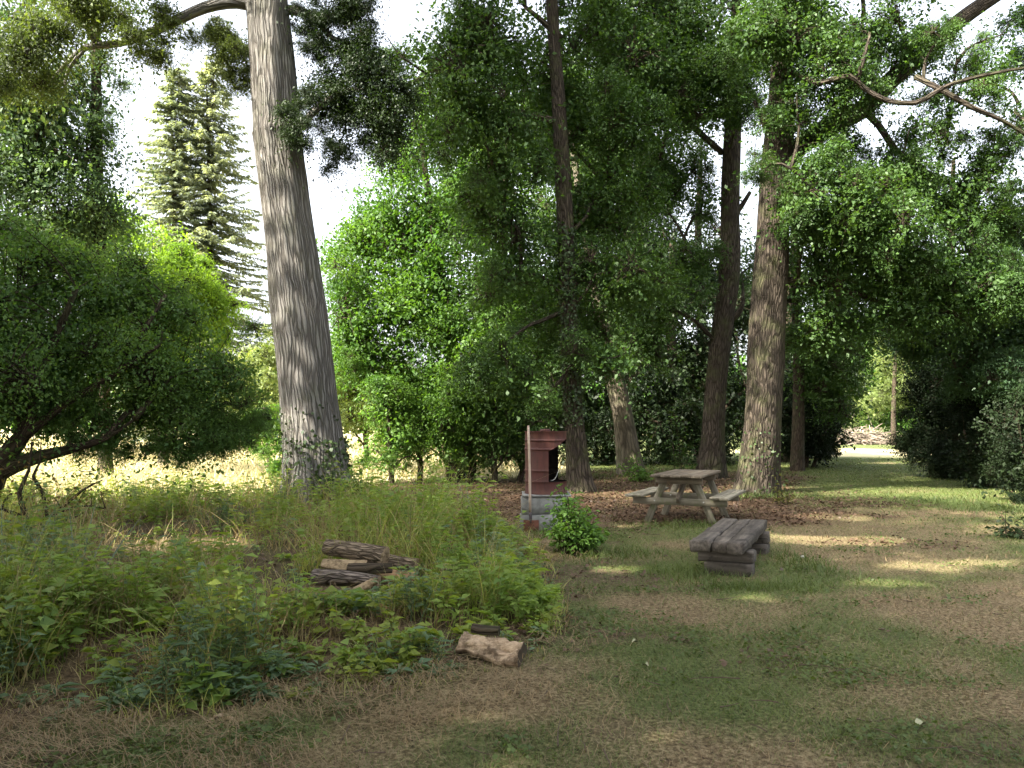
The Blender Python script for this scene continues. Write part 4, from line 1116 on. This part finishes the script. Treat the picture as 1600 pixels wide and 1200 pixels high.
# ------------------------------------------------------------------ weeds, grass, straw, litter (uncountable)
def scatter(n, d0, d1, rng, side=.78, k=1.0):
    """positions thinning out with distance, wider than the view"""
    D = d0 * (d1 / d0) ** (rng.random(n) ** k)
    X = (rng.random(n) * 2 - 1) * side * D
    return X, D
def blades(x, y, h, w, lean, rng, segs=1, curve=.4):
    """tapered blades, segs pieces each, bending over to one side"""
    n = len(x)
    z = gz(x, y)
    a = rng.random(n) * 2 * np.pi
    d = np.stack([np.cos(a), np.sin(a), np.zeros(n)], -1)
    sd = np.stack([-np.sin(a + .6 * rng.normal(size=n)), np.cos(a), np.zeros(n)], -1)
    b = np.stack([x, y, z - .005], -1)
    Vs = []
    for k in range(segs + 1):
        t = k / segs
        c = b + d * (h * lean * (t * (1 - curve) + curve * t * t))[:, None] + np.array([0, 0, 1.]) * (h * (t - .35 * curve * lean * t * t))[:, None]
        ww = (w * (1 - t) ** .7)[:, None] * .5
        if k < segs: Vs += [c - sd * ww, c + sd * ww]
        else: Vs.append(c)
    m = 2 * segs + 1
    V = np.stack(Vs, 1).reshape(-1, 3)
    base = (np.arange(n) * m)[:, None]
    F = []
    for k in range(segs - 1):
        q = base + np.array([[2 * k, 2 * k + 1, 2 * k + 3, 2 * k + 2]])
        F.append(q)
    tri = base + np.array([[2 * segs - 2, 2 * segs - 1, 2 * segs]])
    if segs == 1: return V, tri
    quads = np.concatenate(F)
    tris = np.concatenate([quads[:, [0, 1, 2]], quads[:, [0, 2, 3]], tri])
    return V, tris
def stuff(name, label, cat, V, F, mat):
    o = mk(name, V, F, mat, None, kind="stuff"); o["label"] = label; o["category"] = cat
    return o
GRASS = leaf_mat("grass_green", (.050, .085, .020), (.14, .175, .050), .30, nscale=1.5)
GRASS_DRY = leaf_mat("grass_dry", (.125, .098, .050), (.31, .255, .145), .25, (1.2, 1.1, .8), nscale=1.5)
WEED_G = leaf_mat("weed_green", (0.090, 0.169, 0.038), (0.262, 0.356, 0.077), 0.42, nscale=1.2)
WEED_Y = leaf_mat("weed_yellowgreen", (0.152, 0.207, 0.034), (0.330, 0.372, 0.083), 0.42, nscale=1.2)
WEED_B = leaf_mat("weed_bluegreen", (0.085, 0.144, 0.076), (0.220, 0.304, 0.169), 0.4, nscale=1.2)
TALLG = leaf_mat("tall_grass", (0.146, 0.203, 0.055), (0.396, 0.407, 0.148), 0.4, nscale=.9)
STALK = leaf_mat("dry_stalk", (0.196, 0.144, 0.063), (0.483, 0.391, 0.196), .3, (1.2, 1.1, .8), nscale=1.5)
STRAW = leaf_mat("straw", (.12, .075, .036), (.36, .27, .15), .2, (1.2, 1.1, .8), nscale=1.5)
LITTER = leaf_mat("leaf_litter", (.050, .030, .018), (.16, .098, .060), .1, (1.1, 1, .8))
FIELDG = leaf_mat("meadow_grass", (.34, .30, .16), (.56, .51, .31), .35, (1.2, 1.15, .8), nscale=.5)

rng = np.random.default_rng(777)
# lawn
x, y = scatter(640000, 2.3, 34, rng, .78, .9)
v, f, l, g, d = zones(x, y)
keep = rng.random(len(x)) < (1 - v) * (1 - f) * (1 - .85 * l) * (.25 + .75 * np.maximum(g, .15)) * (1 - .7 * d)
xx, yy, gg = x[keep], y[keep], g[keep]
isg = rng.random(len(xx)) < .18 + .75 * gg
for nm, lab, s, mt in (("grass", "short green grass of the mown path and clearing", isg, GRASS), ("dry_grass", "short dry grass blades scattered through the mown clearing", ~isg, GRASS_DRY)):
    X, Y = xx[s], yy[s]; n = len(X)
    V, F = blades(X, Y, (.014 + .026 * rng.random(n)) * (1 + .03 * Y), .0020 + .00065 * Y, .6 + 1.2 * rng.random(n), rng)
    stuff(nm, lab, "grass", V, F, mt)
# clover and plantain leaves low in the lawn
x, y = scatter(60000, 2.3, 14, rng, .78)
v, f, l, g, d = zones(x, y)
patch = sstep(.55, .70, fbm(x * 2.1 + 7, y * 2.1, 31))
keep = rng.random(len(x)) < (1 - v) * (1 - f) * (1 - l) * patch
X, Y = x[keep], y[keep]; n = len(X)
p = np.stack([X, Y, gz(X, Y) + .012 + .03 * rng.random(n)], -1)
s = (.014 + .016 * rng.random(n)) * (1 + .05 * Y)
V, F = leaf_quads(p, rng.normal(size=(n, 3)) * [1, 1, .3], np.array([0, 0, 1.]) + rng.normal(size=(n, 3)) * .4, s, s * .8, rng)
stuff("clover", "small broad clover leaves in patches of the lawn", "ground cover", V, F, GRASS)
# straw strands lying about
def strands(x, y, ln, w, rng, lift=.02, arch=.03):
    n = len(x); a = rng.normal(size=n) * .8 + rng.integers(0, 2, n) * math.pi
    d = np.stack([np.cos(a), np.sin(a) * .8, rng.normal(size=n) * .08], -1); sd = np.stack([-np.sin(a), np.cos(a), np.zeros(n)], -1)
    c = np.stack([x, y, gz(x, y) + .006 + lift * rng.random(n)], -1)
    bend = rng.normal(size=n) * .18
    Vs = []
    for t in (-.5, -.17, .17, .5):
        q = c + d * (ln * t)[:, None] + sd * (ln * bend * (t * t * 4))[:, None] + np.array([0, 0, 1.]) * (arch * rng.random(n) * (1 - 4 * t * t))[:, None]
        Vs += [q - sd * w[:, None] / 2, q + sd * w[:, None] / 2]
    V = np.stack(Vs, 1).reshape(-1, 3); b = (np.arange(n) * 8)[:, None]
    F = np.concatenate([b + np.array([[k, k + 1, k + 3, k + 2]]) for k in (0, 2, 4)])
    return V, F
x, y = scatter(60000, 2.3, 13, rng, .78)
sdv = poly_sd(VERGE, x, y)
band = sstep(-1.5, -.35, sdv) * sstep(.5, .0, sdv) * sstep(1.4, -.6, x)
v, f, l, g, d = zones(x, y)
keep = rng.random(len(x)) < np.maximum(band * sstep(.38, .6, fbm(x * 1.8, y * 2.6, 91)), .08 * (1 - g)) * (1 - l)
X, Y = x[keep], y[keep]; n = len(X)
bb = band[keep]
V, F = strands(X, Y, (.04 + .30 * rng.random(n) ** 2.5 * (.25 + .75 * bb)), .0010 + .0005 * Y, rng, .02 + .04, .05)
stuff("straw", "cut dry straw lying along the edge of the weeds", "straw", V, F, STRAW)
# longer unmown grass round the feet of the bench, the table and the oaks
X, Y = [], []
for cx_, cy_, rx, ry, k in ((3.1, 8.4, .28, .8, 1000), (1.75, 7.9, .35, .35, 700), (2.2, 7.35, .5, .22, 900), (1.1, 9.1, .55, .35, 900), (2.6, 11.6, .7, .3, 700), (5.0, 16.4, 1.2, .6, 1500), (2.2, 22.5, 3.5, 1.2, 1800), (8.4, 14.5, .8, 2.0, 2200), (.55, 10.6, .5, .25, 700)):
    X.append(cx_ + rng.normal(size=k) * rx * .6); Y.append(cy_ + rng.normal(size=k) * ry * .6)
X, Y = np.concatenate(X), np.concatenate(Y); n = len(X)
V, F = blades(X, Y, .04 + .12 * rng.random(n) ** 2, .003 + .0006 * Y, .3 + 1.0 * rng.random(n), rng, 3, .6)
stuff("grass_tufts", "longer unmown grass tufts round the bench and tree feet", "grass", V, F, GRASS)
# fallen twigs
x, y = scatter(900, 2.4, 16, rng, .75)
v, f, l, g, d = zones(x, y)
k = rng.random(len(x)) < .25 + .75 * l
X, Y = x[k], y[k]; n = len(X)
a = rng.random(n) * 6.28; ln = (.03 + .14 * rng.random(n) ** 2)
c = np.stack([X, Y, gz(X, Y) + .02], -1); dv = np.stack([np.cos(a) * ln, np.sin(a) * ln, .03 * rng.normal(size=n) * ln], -1)
V, F, uv = thin_tubes(c - dv, c + rng.normal(size=(n, 3)) * .012, c + dv, np.full(n, .003) + .0002 * Y, np.full(n, .0015), 3, 4)
o = stuff("fallen_twigs", "small dead twigs scattered over the mown ground", "twigs", V, F, DRYLEAF_DARK)
# leaf litter
x, y = scatter(90000, 4, 27, rng, .7, .7)
v, f, l, g, d = zones(x, y)
keep = rng.random(len(x)) < np.maximum(l, .12 * d)
X, Y = x[keep], y[keep]; n = len(X)
p = np.stack([X, Y, gz(X, Y) + .008 + .02 * rng.random(n)], -1)
s = (.03 + .03 * rng.random(n)) * (1 + .02 * Y)
V, F = leaf_quads(p, rng.normal(size=(n, 3)) * [1, 1, .25], np.array([0, 0, 1.]) + rng.normal(size=(n, 3)) * .4, s, s * .6, rng)
stuff("leaf_litter", "brown fallen leaves covering the ground under the trees", "leaf litter", V, F, LITTER)
# meadow
x, y = scatter(70000, 13.5, 75, rng, .8, .9)
v, f, l, g, d = zones(x, y)
keep = rng.random(len(x)) < f * sstep(3, -1, x)
X, Y = x[keep], y[keep]; n = len(X)
V, F = blades(X, Y, (.22 + .3 * rng.random(n)), .008 + .0011 * Y, .5 + .6 * rng.random(n), rng, 2)
stuff("meadow_grass", "tall bleached meadow grass in full sun beyond the trees", "grass", V, F, FIELDG)

# weeds of the verge
def clump(x, y):
    return sstep(.36, .60, fbm(x * 1.7 + 13, y * 1.3 + 3, 47))
def hollow(x, y):
    return np.clip(1.4 * np.exp(-((x + 4.4) ** 2 / 4.5 + (y - 9.3) ** 2 / 2.6)), 0, 1)
def height_at(x, y):
    """how tall the weeds stand: high on the right-hand mound, low and dry in the hollow at the left"""
    e = sstep(-.05, .8, poly_sd(VERGE, x, y))
    h = .10 + .95 * fbm(x * 1.1 + 4, y * 1.1 + 2, 41) ** 1.5 + .22 * (fbm(x * 3.5, y * 3.5, 43) - .4)
    h = h + .16 * np.exp(-((x + .45) ** 2 / .5 + (y - 8.4) ** 2 / 5)) + .14 * np.exp(-((x + .1) ** 2 / .12 + (y - 6.2) ** 2 / 1.2))
    h = h - .26 * hollow(x, y)
    pile = 1.25 * np.exp(-((x + 1.25) ** 2 / .35 + (y - 6.3) ** 2 / .7)) + .9 * np.exp(-((x + .2) ** 2 / .10 + (y - 4.75) ** 2 / .10))
    h = h * (.30 + .95 * clump(x, y))
    return np.clip(h, .06, 1) * (.25 + .75 * e) * (1 - .86 * np.clip(pile, 0, 1))
def free_of_wood(x, y):
    a = ((x + 1.30) / .60) ** 2 + ((y - 7.0) / .33) ** 2 > 1
    b = ((x + .15) / .30) ** 2 + ((y - 5.0) / .16) ** 2 > 1
    return a & b
x, y = scatter(90000, 3.2, 17, rng, .85, .85)
sdv = poly_sd(VERGE, x, y)
ok = (sdv > -.1) & free_of_wood(x, y) & (rng.random(len(x)) < (.35 + .65 * fbm(x * 1.3, y * 1.3, 51)) * (1 - .5 * hollow(x, y)) * (.25 + .75 * clump(x, y)))
X, Y = x[ok], y[ok]; n = len(X); hh = height_at(X, Y)
dryp = sstep(.46, .62, fbm(X * .9 + 9, Y * .9, 61) + .12 * np.exp(-((X + 3.0) ** 2 / 2 + (Y - 5) ** 2 / 2)))
isd = rng.random(n) < .28 + .65 * np.maximum(dryp, hollow(X, Y))
for nm, lab, s, mt in (("tall_grass", "uncut green grass standing among the weeds", ~isd, TALLG), ("dry_stalks", "tall dry grass stalks bent over in the weeds", isd, STALK)):
    Xs, Ys, hs = X[s], Y[s], hh[s]; m = len(Xs)
    V, F = blades(Xs, Ys, hs * (.45 + 1.05 * rng.random(m) ** 1.3), .0032 + .0008 * Ys, .3 + 1.1 * rng.random(m) ** 1.5, rng, 3, .6)
    stuff(nm, lab, "grass", V, F, mt)
# leafy weeds: stems with whorls of leaves
x, y = scatter(13000, 3.3, 17, rng, .85, .85)
sdv = poly_sd(VERGE, x, y)
ok = (sdv > .0) & free_of_wood(x, y)
X, Y = x[ok], y[ok]
kind = fbm(X * .75 + 2, Y * .75 + 17, 71) + rng.normal(size=len(X)) * .06
kill = dry_here = sstep(.58, .7, fbm(X * .6 + 30, Y * .6, 81))
sel = rng.random(len(X)) > 1 - (1 - np.maximum(.8 * kill, .9 * hollow(X, Y))) * (.2 + .8 * clump(X, Y))
X, Y, kind = X[sel], Y[sel], kind[sel]
def weed_set(name, lab, s, mat, L, asp, per):
    Xs, Ys = X[s], Y[s]; n = len(Xs)
    h = height_at(Xs, Ys) * (.6 + .55 * rng.random(n))
    b = np.stack([Xs, Ys, gz(Xs, Ys)], -1)
    ln = rng.normal(size=(n, 3)) * [.25, .25, 0] * h[:, None]
    tip = b + ln + np.array([0, 0, 1.]) * h[:, None]
    i = np.repeat(np.arange(n), per); t = np.tile(np.linspace(.22, 1, per), n)[:, None]
    p = b[i] + (tip - b)[i] * t
    a = rng.random(len(i)) * 2 * np.pi
    out = np.stack([np.cos(a), np.sin(a), .35 - .5 * rng.random(len(i))], -1)
    sz = L * (.45 + 1.0 * rng.random(len(i))) * (.7 + .7 * rng.random(n))[i] * (1 + .05 * p[:, 1])
    V, F = leaf_quads(p + out * .01, out, np.array([0, 0, 1.]) + rng.normal(size=p.shape) * .3, sz, sz * asp, rng)
    Vt, Ft, uv = thin_tubes(b, (b + tip) / 2, tip, np.full(n, .003) + .0002 * Ys, np.full(n, .0015), 2, 3)
    Vall = np.vstack([V, Vt]); Fall = np.vstack([F, Ft + len(V)])
    stuff(name, lab, "weeds", Vall, Fall, mat)
big = rng.random(len(X)) < .10
weed_set("brambles", "broad-leaved brambles standing above the other weeds", big & (Y < 9), WEED_G, .062, .62, 14)
weed_set("nettles", "dense green leafy weeds of the rough verge", kind < .50, WEED_G, .055, .45, 16)
weed_set("yellow_weeds", "yellow-green bramble and vetch leaves in the rough verge", (kind >= .50) & (kind < .60), WEED_Y, .050, .62, 12)
weed_set("thistles", "blue-green feathery weeds in the rough verge", kind >= .60, WEED_B, .050, .30, 18)
print("leaves", NLEAF[0], "boughs", NBOUGH[0])
